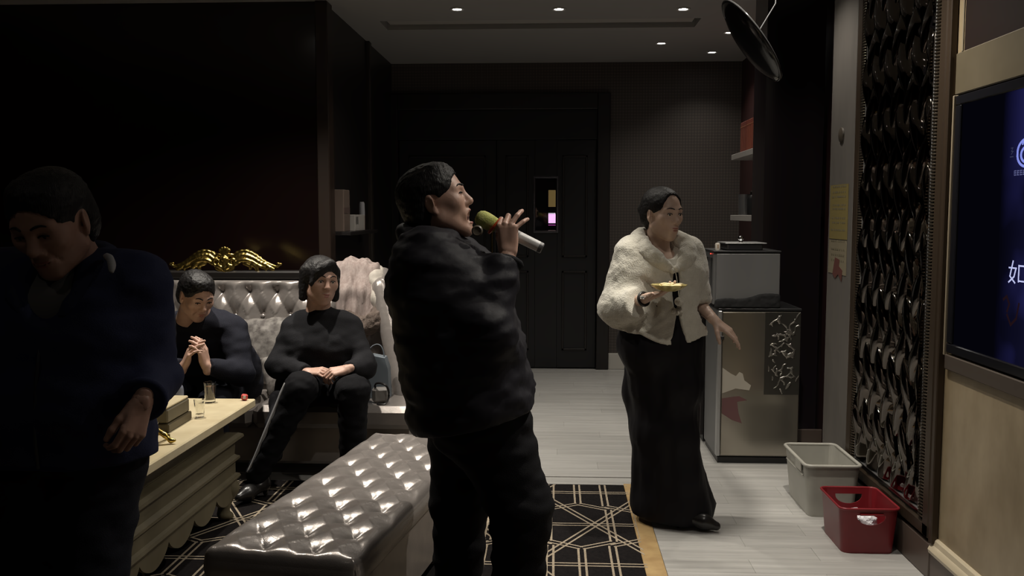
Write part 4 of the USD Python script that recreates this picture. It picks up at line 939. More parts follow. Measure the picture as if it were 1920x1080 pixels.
    for s, q in ((-1, 'eye_r'), (1, 'eye_l')):
        ey_ = .0826 - .0022 * min(lids, 1.0)
        out[q] = moved(eye, None, (s * .031, ey_, .0022))
        out['iris' + q[3:]] = moved(lathe([(0, .0022), (.0052, .0), (.0050, -.002), (0, -.002)], (0, 0, 0), 18), rotx(-PI / 2), (s * .0312, ey_ + .0106, .0018))
        bp = [front(s * x, z) for x, z in ((.013, .0265), (.020, .0300), (.028, .0318), (.038, .0312), (.047, .0272))]
        out['brow' + q[3:]] = tube(smoothline(bp, 10), np.interp(np.linspace(0, 1, 10), (0, .4, 1), (.0026, .0034, .0014) if not female else (.0022, .0030, .0012)), 6)
        lp_ = [front(s * x, z, .0012) for x, z in ((.0185, .0050 - .002 * lids), (.025, .0085 - .003 * lids), (.031, .0095 - .0035 * lids), (.038, .0085 - .003 * lids), (.0445, .0050 - .002 * lids))]
        out['lash' + q[3:]] = tube(smoothline(lp_, 8), .0016 + .0006 * lids, 5)
    lipf = Field((-.04, .06, -.12), (.04, .12, -.04), .0022)
    lipf.ell((0, .0945, mz + .0058 + .003 * open_mouth), (.020 + .005 * smile, .0090, .0050), .004).ell((0, .0925 - .0025 * open_mouth, mz - .0062 - .020 * open_mouth), (.0175 + .004 * smile, .0090, .0058), .004)
    if open_mouth: lipf.ell((0, .092, mz - .0075 * open_mouth), (.023, .03, .003 + .0105 * open_mouth), .003, sub=True)
    else: lipf.cone((-.03, .095, mz), (.03, .095, mz), .0012, .0012, .002, sub=True); lipf.cone((-.03, .104, mz), (.03, .104, mz), .0014, .0014, .002, sub=True)
    out['lips'] = lipf.mesh(1)
    if open_mouth:
        out['mouth'] = moved(trimesh.creation.icosphere(2, 1.0), np.diag([.023, .016, .003 + .0105 * open_mouth]), (0, .0735, mz - .0075 * open_mouth))
        out['teeth'] = moved(bx(-.013, .013, .078, .087, 0, .005, .0015), None, (0, -.001, mz + .0010))
    return out

FING = [(-.0275, .088, (.040, .025, .021), .0083), (-.0090, .093, (.044, .028, .022), .0085), (.0095, .090, (.040, .026, .021), .0081), (.0265, .082, (.032, .020, .018), .0070)]
def hand_mesh(wrist, fdir, back, right, curl, spread=(.10, .03, -.03, -.10), thumb=(-.62, .62, -.30), tcurl=.35, size=1.0, h=.0032, fore=.022):
    """Palm, four unequal bent fingers and a thumb. fdir: wrist to knuckles; back: out of the back of the hand; curl: per finger the three joint bends (radians)."""
    y_ = unit(fdir); z_ = unit(V(*back) - y_ * (V(*back) @ y_)); x_ = np.cross(y_, z_)
    m = -1. if not right else 1.
    pts = []
    F = Field((-.11, -.09, -.13), (.11, .23, .09), h)
    F.cone((0, -fore, 0), (0, .006, 0), .0245, .0235, .01)
    for x in (-.022, -.008, .008, .021): F.cone((x * .75, .008, -.001), (x * 1.12, .082, 0), .0135, .0105, .012)
    F.ell((.016, .04, -.010), (.014, .030, .011), .012); F.ell((-.018, .036, -.010), (.014, .026, .013), .012)
    for (bx_, by, seg, r), cu_, sp_ in zip(FING, curl, spread):
        p = V(bx_, by, .0); a = 0.; rr = [r * 1.12, r * 1.02, r * .92, r * .80]
        ch = [p - V(0, .012, 0), p]
        for L_, c_ in zip(seg, cu_):
            a += c_; d = V(-math.sin(sp_) * math.cos(a), math.cos(sp_) * math.cos(a), -math.sin(a)); p = p + d * L_; ch.append(p)
        q = Field(F.lo, F.lo + F.h * (F.n - 1), F.h); q.chain(ch, [r * 1.15] + rr, .003)
        F.d = np.where(True, np.minimum(F.d, q.d), F.d)
    t = unit(V(*thumb)); p = V(-.019, .018, -.008); ch = [p]; ax = unit(np.cross(t, V(.3, .5, -.6)))
    for i, L_ in enumerate((.044, .032, .025)):
        p = p + t * L_; ch.append(p); t = unit(t + V(.45, .25, -.35) * tcurl)
    F.chain(ch, [.0155, .0115, .0100, .0078], .006)
    msh = F.mesh(1); v = np.array(msh.vertices) * size
    f = msh.faces
    if not right: v = v * V(-1, 1, 1); f = f[:, ::-1]
    return v @ np.stack([x_, y_, z_], 0) + V(*wrist), f

def fuse(ms):
    """One continuous body: boolean union of closed pieces; plain joining if a piece is not closed."""
    try:
        M = None
        for m in ms:
            v, f = as_pair(m); t = trimesh.Trimesh(v, f, process=True)
            if t.volume < 0: t.invert()
            q = manifold3d.Manifold(manifold3d.Mesh(np.asarray(t.vertices, np.float32), np.asarray(t.faces, np.uint32)))
            if q.is_empty(): raise ValueError
            M = q if M is None else M + q
        return M
    except Exception:
        return cat_mesh(ms)

def person(label, base, body, H, Rh, hc, hs, skin, group=None, mouth=False):
    t = thing('person', label, 'person', base, group)
    put = lambda m: moved(as_pair(m), Rh * hs, hc)
    hp = dict(H)
    obj('body', fuse([*body, put(hp['skin'])]), skin, t, smooth=True)
    obj('hair', put(hp['hair']), HAIR, t, smooth=True)
    for q in ('_r', '_l'):
        e = obj('eye', put(hp['eye' + q]), EYEWHITE, t, smooth=True)
        obj('iris', put(hp['iris' + q]), IRIS, e, smooth=True)
        obj('eyebrow', put(hp['brow' + q]), HAIR, t, smooth=True)
        obj('eyelash', put(hp['lash' + q]), HAIR, t, smooth=True)
    lv, lf_ = as_pair(hp['lips'])
    for c_ in trimesh.Trimesh(lv, lf_, process=False).split(only_watertight=False):
        if len(c_.faces) > 60: obj('lip' if 'mouth' in hp else 'lips', put(c_), LIPS, t, smooth=True)
    if 'mouth' in hp: obj('mouth_inside', put(hp['mouth']), MOUTH, t, smooth=True); obj('teeth', put(hp['teeth']), TEETH, t)
    return t

def limb(F, pts, rs, k=.03): return F.chain([V(*p) for p in pts], rs, k)

def columns(F, levels, k=.05):
    """Trunk from levels (left point, right point, radius): bars across, joined down both sides."""
    for i, (a, b, r) in enumerate(levels):
        F.cone(a, b, r, r, k)
        if i:
            a0, b0, r0 = levels[i - 1]
            F.cone(a0, a, r0, r, k); F.cone(b0, b, r0, r, k); F.cone((V(*a0) + V(*b0)) / 2, (V(*a) + V(*b)) / 2, r0, r, k)
    return F

def shoe_mesh(heel, toe, w_=.040, h=.10, high=0.0):
    heel, toe = V(*heel), V(*toe); d = unit((toe - heel) * V(1, 1, 0)); L_ = np.linalg.norm((toe - heel)[:2])
    F = Field(np.minimum(heel, toe) - V(.08, .08, .02), np.maximum(heel, toe) + V(.08, .08, .17), .006)
    b = min(heel[2], toe[2])
    F.cone(heel + d * .03 + V(0, 0, .045 + high), heel + d * L_ * .60 + V(0, 0, .042 + high * .3), w_ * .85, w_, .03).cone(heel + d * L_ * .6 + V(0, 0, .038 + high * .3), toe - d * .035 + V(0, 0, .030), w_, w_ * .62, .03)
    F.cone(heel + d * .035 + V(0, 0, .05 + high), heel + d * .035 + V(0, 0, h + high), w_ * .9, w_ * .92, .03)
    if high: F.cone(heel + d * .02 + V(0, 0, .0), heel + d * .025 + V(0, 0, .05 + high), .011, .02, .015)
    F.cut((0, 0, b + .001), (0, 0, -1))
    return F.mesh(1)

# ------------------------------------------------------------------ the singer, standing in profile with a microphone
hc, Rh, hs = V(-.402, 3.05, 1.536), frame_of((.955, -.02, .30), (-.3, 0, 1)), 1.04
shR, shL, elR, wrR, elL, wrL = V(-.395, 2.875, 1.335), V(-.405, 3.225, 1.335), V(-.215, 2.815, 1.125), V(-.150, 2.925, 1.372), V(-.375, 3.315, 1.07), V(-.245, 3.325, .865)
hipN, kneN, ankN = V(-.225, 2.97, .80), V(-.105, 2.925, .52), V(-.130, 2.92, .10)
hipF, kneF, ankF = V(-.305, 3.13, .80), V(-.330, 3.14, .50), V(-.345, 3.14, .10)
B = Field((-.68, 2.70, .02), (.12, 3.42, 1.50), .014)
columns(B, [((-.39, 2.95, 1.32), (-.39, 3.15, 1.32), .10), ((-.33, 2.97, 1.08), (-.33, 3.13, 1.08), .12), ((-.27, 2.98, .84), (-.27, 3.12, .84), .12)])
limb(B, [(-.43, 3.05, 1.30), (-.425, 3.05, 1.45)], [.06, .055]); limb(B, [shR, elR, wrR], [.05, .042, .026]); limb(B, [shL, elL, wrL], [.05, .042, .026])
limb(B, [hipN, kneN, ankN], [.09, .06, .045]); limb(B, [hipF, kneF, ankF], [.09, .06, .045])
mic0, mic1 = V(-.258, 2.975, 1.492), V(-.042, 2.975, 1.386); md = unit(mic1 - mic0)
hr = hand_mesh(wrR, (-.02, .05, 1), (-.12, -1, .05), True, [(.95, 1.25, .7), (.85, 1.2, .6), (.45, .5, .35), (.55, .45, .3)], spread=(-.02, -.20, -.55, -.85), thumb=(-.35, .75, -.62), tcurl=.25, size=1.0)
hl = hand_mesh(wrL, (.28, 0, -1), (-.3, 1, 0), False, [(.35, .5, .3)] * 4, size=1.0)
t = person('man singing in profile in a dark padded jacket, microphone held to his open mouth', (-.25, 3.05, 0), [B.mesh(), hr, hl], head_parts(open_mouth=1.25, lids=.9, wide=1.04), Rh, hc, hs, SKIN)
J = Field((-.70, 2.66, .66), (.12, 3.46, 1.54), .0095)
columns(J, [((-.430, 2.91, 1.362), (-.430, 3.19, 1.362), .080), ((-.375, 2.93, 1.26), (-.375, 3.17, 1.26), .160), ((-.315, 2.945, 1.05), (-.315, 3.155, 1.05), .185), ((-.278, 2.95, .86), (-.278, 3.15, .86), .195)], .06)
limb(J, [shR + V(0, .03, 0), elR, wrR - V(.02, .02, .04)], [.098, .085, .058], .04); limb(J, [shL - V(0, .03, 0), elL, wrL], [.095, .078, .055], .04)
for a in np.linspace(0, 2 * PI, 15)[:-1]:
    b = a + 2 * PI / 14
    J.cone((-.415 + .088 * math.cos(a), 3.05 + .088 * math.sin(a), 1.402 - .034 * math.cos(a)), (-.415 + .088 * math.cos(b), 3.05 + .088 * math.sin(b), 1.402 - .034 * math.cos(b)), .034, .034, .02)
J.ripple(.016, (9, 9, 17), 4, octaves=2).ripple(.006, (26, 26, 44), 9, octaves=2)
J.cut((-.474, 3.05, .775), (.21, 0, -.98)).cut(wrL, (.28, 0, -1), near=.13).cut(wrR + V(0, 0, -.028), unit(wrR - elR), near=.13)
obj('jacket', J.mesh(2), PARKA, t, smooth=True)
J = Field((-.3, 2.8, 1.30), (-.02, 3.05, 1.44), .006); c = wrR - V(0, 0, .030); ax = unit(wrR - elR); e1 = unit(np.cross(ax, (0, 1, 0))); e2 = np.cross(ax, e1)
obj('cuff', tube([c + .040 * (e1 * math.cos(a) + e2 * math.sin(a)) for a in np.linspace(0, 2 * PI, 24, endpoint=False)], .012, 8, closed=True), KNIT, t, smooth=True)
T = Field((-.56, 2.76, .05), (.10, 3.34, .98), .010)
T.cone((-.262, 2.97, .84), (-.262, 3.13, .84), .165, .165, .04)
limb(T, [hipN, kneN, ankN], [.150, .098, .086], .05); limb(T, [hipF, kneF, ankF], [.150, .098, .086], .05)
T.ripple(.014, (10, 10, 22), 5, octaves=2).cut((0, 0, .052), (0, 0, -1))
obj('trousers', T.mesh(2), JEANS, t, smooth=True)
obj('shoe', shoe_mesh(ankN * V(1, 1, 0) + V(-.07, 0, .0058), ankN * V(1, 1, 0) + V(.20, -.04, .0058)), SHOE, t, smooth=True)
obj('shoe', shoe_mesh(ankF * V(1, 1, 0) + V(-.07, 0, .0058), ankF * V(1, 1, 0) + V(.20, .03, .0058)), SHOE, t, smooth=True)
obj('toggle', moved(lathe([(0, -.006), (.014, -.006), (.0185, 0), (.014, .006), (.009, .004), (0, .004)], (0, 0, 0), 24), rotx(PI / 2), (-.248, 2.90, 1.444)), mat('horn_toggle', (.12, .10, .075), .4), t, label='round pale collar toggle')
obj('snap', moved(trimesh.creation.icosphere(2, .010), None, (-.075, 2.96, .88)), mat('dull_snap', (.05, .045, .045), .3, metal=.6), t, smooth=True)
mc = thing('microphone', 'microphone with a yellow-green foam cover and white handle held by singing man', 'microphone', mic0)
Rm = rot_from(md)
LM = np.linalg.norm(mic1 - mic0)
obj('handle', lathe([(0, .06), (.0205, .06), (.0205, .085), (.0190, .12), (.0180, LM - .012), (.0180, LM - .012), (0, LM - .012)], mic0, 28, R=Rm), mat('white_enamel', (.58, .58, .57), .35), mc)
obj('end_cap', lathe([(0, LM - .012), (.0182, LM - .012), (.0182, LM), (.015, LM + .003), (0, LM + .003)], mic0, 28, R=Rm), mat('dark_cap', (.12, .12, .12), .4), mc)
obj('foam_cover', lathe([(0, 0), (.012, .001), (.022, .007), (.0275, .018), (.0285, .034), (.0265, .055), (.0225, .076), (.019, .078), (0, .078)], mic0, 32, R=Rm), mat('lime_foam', (.60, .60, .22), .9, var=(.36, .40, .09), scale=(55, 55, 55), bump=.6, bscale=(300, 300, 300)), mc, smooth=True)
obj('ring', moved(tube([(.0305 * math.cos(a), .0305 * math.sin(a), .071 + .008 * math.sin(a)) for a in np.linspace(0, 2 * PI, 30, endpoint=False)], .0050, 8, closed=True), Rm, mic0), mat('orange_red_rubber', (.62, .085, .02), .45), mc, smooth=True, label='orange-red rubber ring')

# ------------------------------------------------------------------ the woman in the ivory plush jacket, walking with a dish
tf = math.radians(20); bf = V(math.sin(tf), -math.cos(tf), 0); brt = V(bf[1], -bf[0], 0)
O = V(.50, 4.31, 0); L = lambda x, y, z: O + brt * x + bf * y + V(0, 0, z)          # body space: x her right, y forward
hc, Rh, hs = V(.500, 4.285, 1.497), frame_of((.56, -.82, -.06), (0, 0, 1)), 1.0
shR, shL = L(.150, -.005, 1.305), L(-.150, -.005, 1.305)
elR, wrR = V(.300, 4.235, 1.065), V(.405, 4.075, 1.118)
elL, wrL = V(.672, 4.365, 1.085), V(.748, 4.225, 1.000)
B = Field((.15, 3.95, .02), (.95, 4.60, 1.46), .013)
columns(B, [(L(.09, -.01, 1.245), L(-.09, -.01, 1.245), .066), (L(.05, .01, 1.06), L(-.05, .01, 1.06), .085), (L(.07, 0, .88), L(-.07, 0, .88), .10)])
limb(B, [L(0, -.025, 1.25), L(0, -.005, 1.42)], [.050, .046]); limb(B, [shR, elR, wrR], [.042, .036, .0235]); limb(B, [shL, elL, wrL], [.042, .036, .0235])
limb(B, [L(.05, 0, .86), V(.505, 4.335, .46), V(.54, 4.36, .12)], [.09, .055, .038]); limb(B, [L(-.05, 0, .86), V(.565, 4.315, .46), V(.62, 4.345, .12)], [.09, .055, .038])
hr = hand_mesh(wrR, (.80, -.42, .30), (.25, -.15, -1), True, [(.25, .35, .2), (.2, .3, .2), (.2, .35, .2), (.3, .4, .2)], thumb=(-.75, .55, .05), tcurl=.2, size=.92)
hl = hand_mesh(wrL, (.72, -.38, -.52), (.30, -.35, .85), False, [(.10, .2, .1), (.25, .3, .2), (.35, .4, .25), (.5, .5, .3)], spread=(.05, .0, -.04, -.1), size=.92)
t = person('woman with tied-back hair in an ivory plush jacket and long black dress, carrying a dish', (.55, 4.3, 0), [B.mesh(), hr, hl], head_parts(female=True, lids=.5, hair='bun'), Rh, hc, hs, SKIN_F)
D = Field((.20, 4.0, .0), (.90, 4.62, 1.32), .011)
columns(D, [(L(.07, .015, 1.22), L(-.07, .015, 1.22), .085), (L(.05, .01, 1.04), L(-.05, .01, 1.04), .092), (L(.06, 0, .88), L(-.07, .0, .88), .125), (V(.475, 4.34, .70), V(.590, 4.30, .70), .108), (V(.485, 4.34, .45), V(.580, 4.31, .45), .096), (V(.50, 4.37, .08), V(.640, 4.33, .06), .115)], .05)
D.cone((.45, 4.42, .86), (.43, 4.44, .62), .10, .085, .06).cone((.43, 4.44, .62), (.50, 4.40, .30), .085, .07, .06)
D.cone((.62, 4.36, .30), (.745, 4.37, .085), .07, .045, .05).cone((.47, 4.36, .30), (.455, 4.38, .04), .07, .05, .05)
D.ripple(.016, (20, 20, 3), 6).cut((.5, 4.3, .030), (-.03, .10, -1)).cut((.5, 4.3, 1.285), (0, 0, 1))
obj('dress', D.mesh(2), SATIN, t, smooth=True)
K = Field((.12, 3.95, .84), (.90, 4.62, 1.45), .008)
columns(K, [(L(.125, -.01, 1.315), L(-.125, -.01, 1.315), .074), (L(.095, .01, 1.21), L(-.095, .01, 1.21), .108), (L(.075, .01, 1.06), L(-.075, .01, 1.06), .112), (L(.095, .0, .90), L(-.095, .0, .90), .135)], .05)
K.cone(L(-.11, .05, .93), L(-.125, .09, .89), .07, .05, .04)
limb(K, [shR, elR, V(.362, 4.125, 1.093)], [.080, .090, .074], .035); limb(K, [shL, V(.668, 4.36, 1.10), V(.678, 4.345, 1.07)], [.078, .074, .062], .035)
K.ripple(.008, 16, 3, octaves=2).ripple(.005, 60, 8)
K.cut(V(.372, 4.105, 1.098), (.6, -.75, .2), .012, near=.125).cut(V(.675, 4.35, 1.055), (.15, -.25, -.95), .012, near=.105)
# open front: an eye-shaped gap down the chest and the skirt of the jacket parting below the last toggle
K.ell(L(-.012, .14, 1.155), (.017, .09, .095), .010, sub=True)
for q in np.linspace(0, 1, 6): K.ell(L(-.018 - .012 * q, .15, 1.005 - .15 * q), (.006 + .040 * q, .10, .04), .012, sub=True)
K.ell(L(0, .05, 1.385), (.076, .105, .105), .015, sub=True)
P_ = (lambda F: F.lo + F.h * np.stack(np.meshgrid(*[np.arange(q) for q in F.n], indexing='ij'), -1))(K)
lx = (P_ - O) @ brt; ly = (P_ - O) @ bf
hem = .916 + .030 * np.clip(lx / .15, -1, 1) ** 2 - .022 * np.clip(ly / .12, -1, 1) + .02 * np.clip((lx - .05) / .1, 0, 1)
K.d = np.maximum(K.d, np.where(P_[..., 2] < 1.02, hem - P_[..., 2], -1)).astype(np.float32)
jk = obj('jacket', K.mesh(2), PLUSH, t, smooth=True)
C = Field((.22, 4.0, 1.22), (.80, 4.55, 1.50), .007)
for s in (-1, 1):
    q = smoothline([L(0, -.088, 1.400), L(s * .066, -.072, 1.400), L(s * .110, -.010, 1.372), L(s * .108, .062, 1.330), L(s * .066, .112, 1.282), L(-.006 + s * .014, .128, 1.245)], 16)
    C.chain(q, np.interp(np.linspace(0, 1, 16), (0, .45, .75, 1), (.026, .036, .034, .016)), .02)
    q2 = smoothline([L(s * .090, -.055, 1.372), L(s * .128, .0, 1.352), L(s * .110, .075, 1.300), L(s * .048, .122, 1.250)], 12)
    C.chain(q2, np.interp(np.linspace(0, 1, 12), (0, .5, 1), (.020, .026, .014)), .025)
C.ripple(.008, 40, 5)
obj('collar', C.mesh(2), PLUSH, t, smooth=True)
for (x, y, z, r) in ((-.004, .150, 1.247, .017), (.012, .150, 1.238, .013), (-.010, .172, 1.098, .021), (-.028, .148, 1.052, .013), (.004, .148, 1.050, .012), (-.012, .152, 1.044, .012)):
    obj('pompom', moved(trimesh.creation.icosphere(3, r), None, L(x, y, z)), PLUSH, t, smooth=True)
obj('toggle_cord', tube(smoothline([L(-.002, .148, 1.235), L(-.006, .168, 1.16), L(-.010, .172, 1.11)], 10), .0025, 6), PLUSH, t)
ax = unit(wrR - elR); c = wrR - ax * .008; e1 = unit(np.cross(ax, (0, 0, 1))); e2 = np.cross(ax, e1)
wtch = obj('wristwatch', tube([c + .0285 * (e1 * math.cos(a) + e2 * math.sin(a)) for a in np.linspace(0, 2 * PI, 26, endpoint=False)], .0075, 8, closed=True), SHOE, t, smooth=True, label='dark wrist watch')
obj('dial', moved(lathe([(0, -.003), (.013, -.003), (.013, .003), (0, .004)], (0, 0, 0), 20), rot_from(-unit(e2 * .9 + V(0, .6, 0)) * V(1, 1, 1)), c + .036 * unit(V(-.2, -.9, .3))), CHROME, wtch)
obj('shoe', shoe_mesh(V(.575, 4.262, .0005), V(.800, 4.200, .0005), .033, .055, .02), SHOE, t, smooth=True)
obj('shoe', shoe_mesh(V(.640, 4.43, .0005), V(.79, 4.38, .0005), .032, .07, .035), SHOE, t, smooth=True)
dt = thing('serving_dish', 'golden scalloped dish of pale snacks carried in the woman\'s right hand', 'dish', (.503, 4.02, 1.165))
dc = V(.505, 4.015, 1.158)
th = np.linspace(0, 2 * PI, 73)[:-1]
rr = [(.0, .0), (.030, .0), (.055, .010), (.074, .024), (.078, .030), (.072, .027), (.052, .014), (.03, .006), (0, .006)]
P = np.array([[(r * (1 + .05 * math.cos(12 * a) * (r > .05)) * math.cos(a), r * (1 + .05 * math.cos(12 * a) * (r > .05)) * math.sin(a), z) for a in list(th) + [0]] for r, z in rr])
v, f = grid_mesh(P); tm = trimesh.Trimesh(v, f, process=True); trimesh.repair.fix_normals(tm)
obj('plate', moved(tm, None, dc), mat('pale_gilt', (.62, .52, .22), .38, metal=.45), dt, smooth=True)
for i in range(11):
    a, q = rng.uniform(0, 6.28), rng.uniform(.008, .052)
    Rr = rotz(rng.uniform(0, 3)) @ rotx(rng.uniform(-.3, .3))
    obj('snack', moved(moved(trimesh.creation.icosphere(2, 1.), np.diag([.022, .016, .008])), Rr, dc + V(q * math.cos(a), q * math.sin(a), .020 + .010 * (1 - q / .05) + .002 * (i % 4))), mat('pale_snack', (.66, .56, .30), .6, var=(.6, .52, .34), scale=(40, 40, 40)), dt, smooth=True)

# ------------------------------------------------------------------ the seated woman in black
hc, Rh, hs = V(-1.300, 4.965, 1.128), frame_of((.58, -.81, -.04), (.0, 0, 1), roll=.08), 1.10
shR, shL = V(-1.462, 5.0, .852), V(-1.148, 5.0, .852)
elR, wrR, elL, wrL = V(-1.530, 4.91, .655), V(-1.330, 4.755, .650), V(-1.045, 4.90, .660), V(-1.100, 4.745, .672)
hipR, kneR, ankR = V(-1.39, 5.00, .52), V(-1.325, 4.63, .585), V(-1.545, 4.60, .155)
hipL, kneL, ankL = V(-1.22, 5.00, .52), V(-1.055, 4.66, .565), V(-1.075, 4.70, .10)
B = Field((-1.75, 4.45, .02), (-.90, 5.25, 1.08), .013)
columns(B, [((-1.40, 5.0, .86), (-1.21, 5.0, .86), .06), ((-1.40, 5.01, .68), (-1.21, 5.01, .68), .10), ((-1.40, 5.02, .53), (-1.21, 5.02, .53), .10)])
limb(B, [(-1.305, 5.0, .88), (-1.30, 4.985, 1.05)], [.054, .050]); limb(B, [shR, elR, wrR], [.045, .038, .024]); limb(B, [shL, elL, wrL], [.045, .038, .024])
limb(B, [hipR, kneR, ankR], [.07, .05, .038]); limb(B, [hipL, kneL, ankL], [.07, .05, .038])
hr = hand_mesh(wrR, (.93, -.22, .10), (-.1, -.45, .9), True, [(.45, .6, .3), (.5, .65, .3), (.55, .7, .35), (.6, .7, .35)], spread=(.02, .0, -.02, -.05), thumb=(-.45, .8, -.25), size=.98)
hl = hand_mesh(wrL, (-.78, -.42, -.12), (.05, -.55, .85), False, [(.6, .8, .45), (.65, .85, .45), (.7, .9, .45), (.7, .9, .5)], spread=(.02, .0, -.02, -.05), thumb=(-.45, .8, -.3), size=.98)
t = person('woman with a short dark bob sitting on the sofa, all in black', (-1.3, 5.0, 0), [B.mesh(), hr, hl], head_parts(female=True, lids=.4, wide=1.12, hair='bob'), Rh, hc, hs, SKIN)
K = Field((-1.75, 4.6, .38), (-.90, 5.28, 1.04), .0095)
columns(K, [((-1.415, 5.0, .872), (-1.195, 5.0, .872), .074), ((-1.40, 4.99, .76), (-1.21, 4.99, .76), .122), ((-1.39, 5.0, .60), (-1.22, 5.0, .60), .125), ((-1.43, 5.02, .50), (-1.19, 5.02, .50), .140)], .05)
limb(K, [shR, elR, wrR], [.074, .062, .042], .03); limb(K, [shL, elL, wrL], [.074, .062, .042], .03)
K.cone((-1.305, 5.0, .885), (-1.302, 4.997, .925), .090, .064, .05)
K.ripple(.011, (10, 10, 18), 11, octaves=2).cut(wrR - unit(wrR - elR) * .005, unit(wrR - elR), near=.13).cut(wrL - unit(wrL - elL) * .005, unit(wrL - elL), near=.13).cut((0, 0, .435), (0, 0, -1))
obj('sweater', K.mesh(2), KNIT, t, smooth=True)
T = Field((-1.75, 4.44, .05), (-.90, 5.2, .72), .0095)
limb(T, [hipR, kneR, ankR + (ankR - kneR) * .05], [.095, .082, .058], .04); limb(T, [hipL, kneL, ankL], [.095, .082, .062], .04)
T.cone(hipR, hipL, .105, .105, .04).ripple(.012, (22, 22, 30), 12).cut((0, 0, .085), (0, 0, -1))
obj('trousers', T.mesh(2), JEANS, t, smooth=True)
sd = [kneR + V(-.070, -.035, .035), (kneR * .7 + ankR * .3) + V(-.068, -.042, 0), (kneR + ankR) / 2 + V(-.060, -.046, 0), (kneR * .25 + ankR * .75) + V(-.050, -.044, 0), ankR + V(-.046, -.040, .0)]
q = smoothline(sd, 30)
obj('side_stripe', tube(q, np.interp(np.linspace(0, 1, 30), (0, .1, .6, 1), (.008, .013, .012, .009)), 8), STRIPE, t, smooth=True)
CT = Field((-1.75, 4.55, .12), (-.95, 5.25, .62), .011)
CT.chain([(-1.50, 5.02, .52), (-1.50, 4.86, .47), (-1.50, 4.76, .36), (-1.51, 4.75, .20)], [.055, .055, .05, .045], .03); CT.ripple(.02, (18, 18, 8), 14)
obj('coat_tail', CT.mesh(2), KNIT, t, smooth=True)
obj('shoe', shoe_mesh(ankR + V(.03, .05, -.145), ankR + V(-.085, -.16, -.135), .036, .10, .02), SHOE, t, smooth=True)
obj('shoe', shoe_mesh(V(-1.085, 4.76, .005), V(-1.07, 4.52, .005), .036, .10, .02), SHOE, t, smooth=True)
obj('earring', moved(trimesh.creation.icosphere(2, .006), None, hc + Rh @ V(.083, .0, -.052) * hs * V(1, 1, 1)), CHROME, t, smooth=True)

# ------------------------------------------------------------------ the seated man, leaning in and rubbing his hands
hc, Rh, hs = V(-1.925, 4.77, 1.062), frame_of((.66, -.62, -.43), (.1, -.2, 1), roll=.10), 1.03
shL, shR = V(-1.772, 4.88, .858), V(-2.118, 4.90, .858)
elL, wrL, elR, wrR = V(-1.690, 4.77, .640), V(-1.805, 4.585, .705), V(-2.16, 4.75, .655), V(-1.925, 4.575, .705)
B = Field((-2.35, 4.35, .02), (-1.55, 5.35, 1.03), .013)
columns(B, [((-2.03, 4.89, .86), (-1.86, 4.89, .86), .065), ((-2.03, 4.98, .70), (-1.85, 4.98, .70), .10), ((-2.04, 5.12, .53), (-1.84, 5.12, .53), .10)])
limb(B, [(-1.945, 4.90, .87), (-1.935, 4.82, 1.0)], [.062, .058]); limb(B, [shR, elR, wrR], [.05, .042, .026]); limb(B, [shL, elL, wrL], [.05, .042, .026])
for s, x in ((1, -1.83), (-1, -2.06)): limb(B, [(x, 5.1, .50), (x + .03 * s, 4.66, .50), (x + .02 * s, 4.70, .09)], [.08, .055, .042])
hl = hand_mesh(wrL, (-.18, -.12, 1), (.92, -.35, .20), False, [(.35, .4, .25), (.4, .45, .25), (.45, .5, .3), (.5, .5, .3)], spread=(.02, 0, -.02, -.05), thumb=(-.4, .75, -.3), size=1.0)
hr = hand_mesh(wrR, (.45, -.15, .88), (-.75, -.55, .3), True, [(.3, .35, .2), (.35, .4, .2), (.35, .4, .25), (.45, .5, .3)], spread=(.04, 0, -.03, -.08), thumb=(-.5, .75, -.2), size=1.0)
t = person('man in a dark sweater leaning forward on the sofa, rubbing his hands', (-1.93, 4.95, 0), [B.mesh(), hl, hr], head_parts(lids=1.0, wide=1.02, smile=.3), Rh, hc, hs, SKIN)
K = Field((-2.38, 4.50, .38), (-1.52, 5.38, 1.04), .0095)
columns(K, [((-2.05, 4.90, .875), (-1.84, 4.89, .875), .080), ((-2.05, 4.94, .77), (-1.84, 4.94, .77), .125), ((-2.04, 5.03, .62), (-1.84, 5.03, .62), .145), ((-2.05, 5.12, .52), (-1.84, 5.12, .52), .140)], .05)
limb(K, [shR, elR, wrR], [.084, .068, .044], .03); limb(K, [shL, elL, wrL], [.084, .068, .044], .03)
K.cone((-1.945, 4.90, .895), (-1.940, 4.885, .935), .092, .070, .05)
K.ripple(.011, (10, 10, 18), 15, octaves=2).cut(wrR - unit(wrR - elR) * .008, unit(wrR - elR), near=.13).cut(wrL - unit(wrL - elL) * .008, unit(wrL - elL), near=.13).cut((0, 0, .437), (0, 0, -1))
obj('sweater', K.mesh(2), BLUEKNIT, t, smooth=True)
T = Field((-2.30, 4.50, .05), (-1.60, 5.28, .66), .011)
for s, x in ((1, -1.83), (-1, -2.06)): limb(T, [(x, 5.1, .52), (x + .03 * s, 4.66, .50), (x + .02 * s, 4.70, .09)], [.095, .075, .062], .04)
T.ripple(.012, (20, 20, 26), 16).cut((0, 0, .085), (0, 0, -1))
obj('trousers', T.mesh(2), NAVYDARK, t, smooth=True)
for s, x in ((1, -1.81), (-1, -2.08)): obj('shoe', shoe_mesh((x, 4.77, .0058), (x + .02 * s, 4.50, .0058)), SHOE, t, smooth=True)

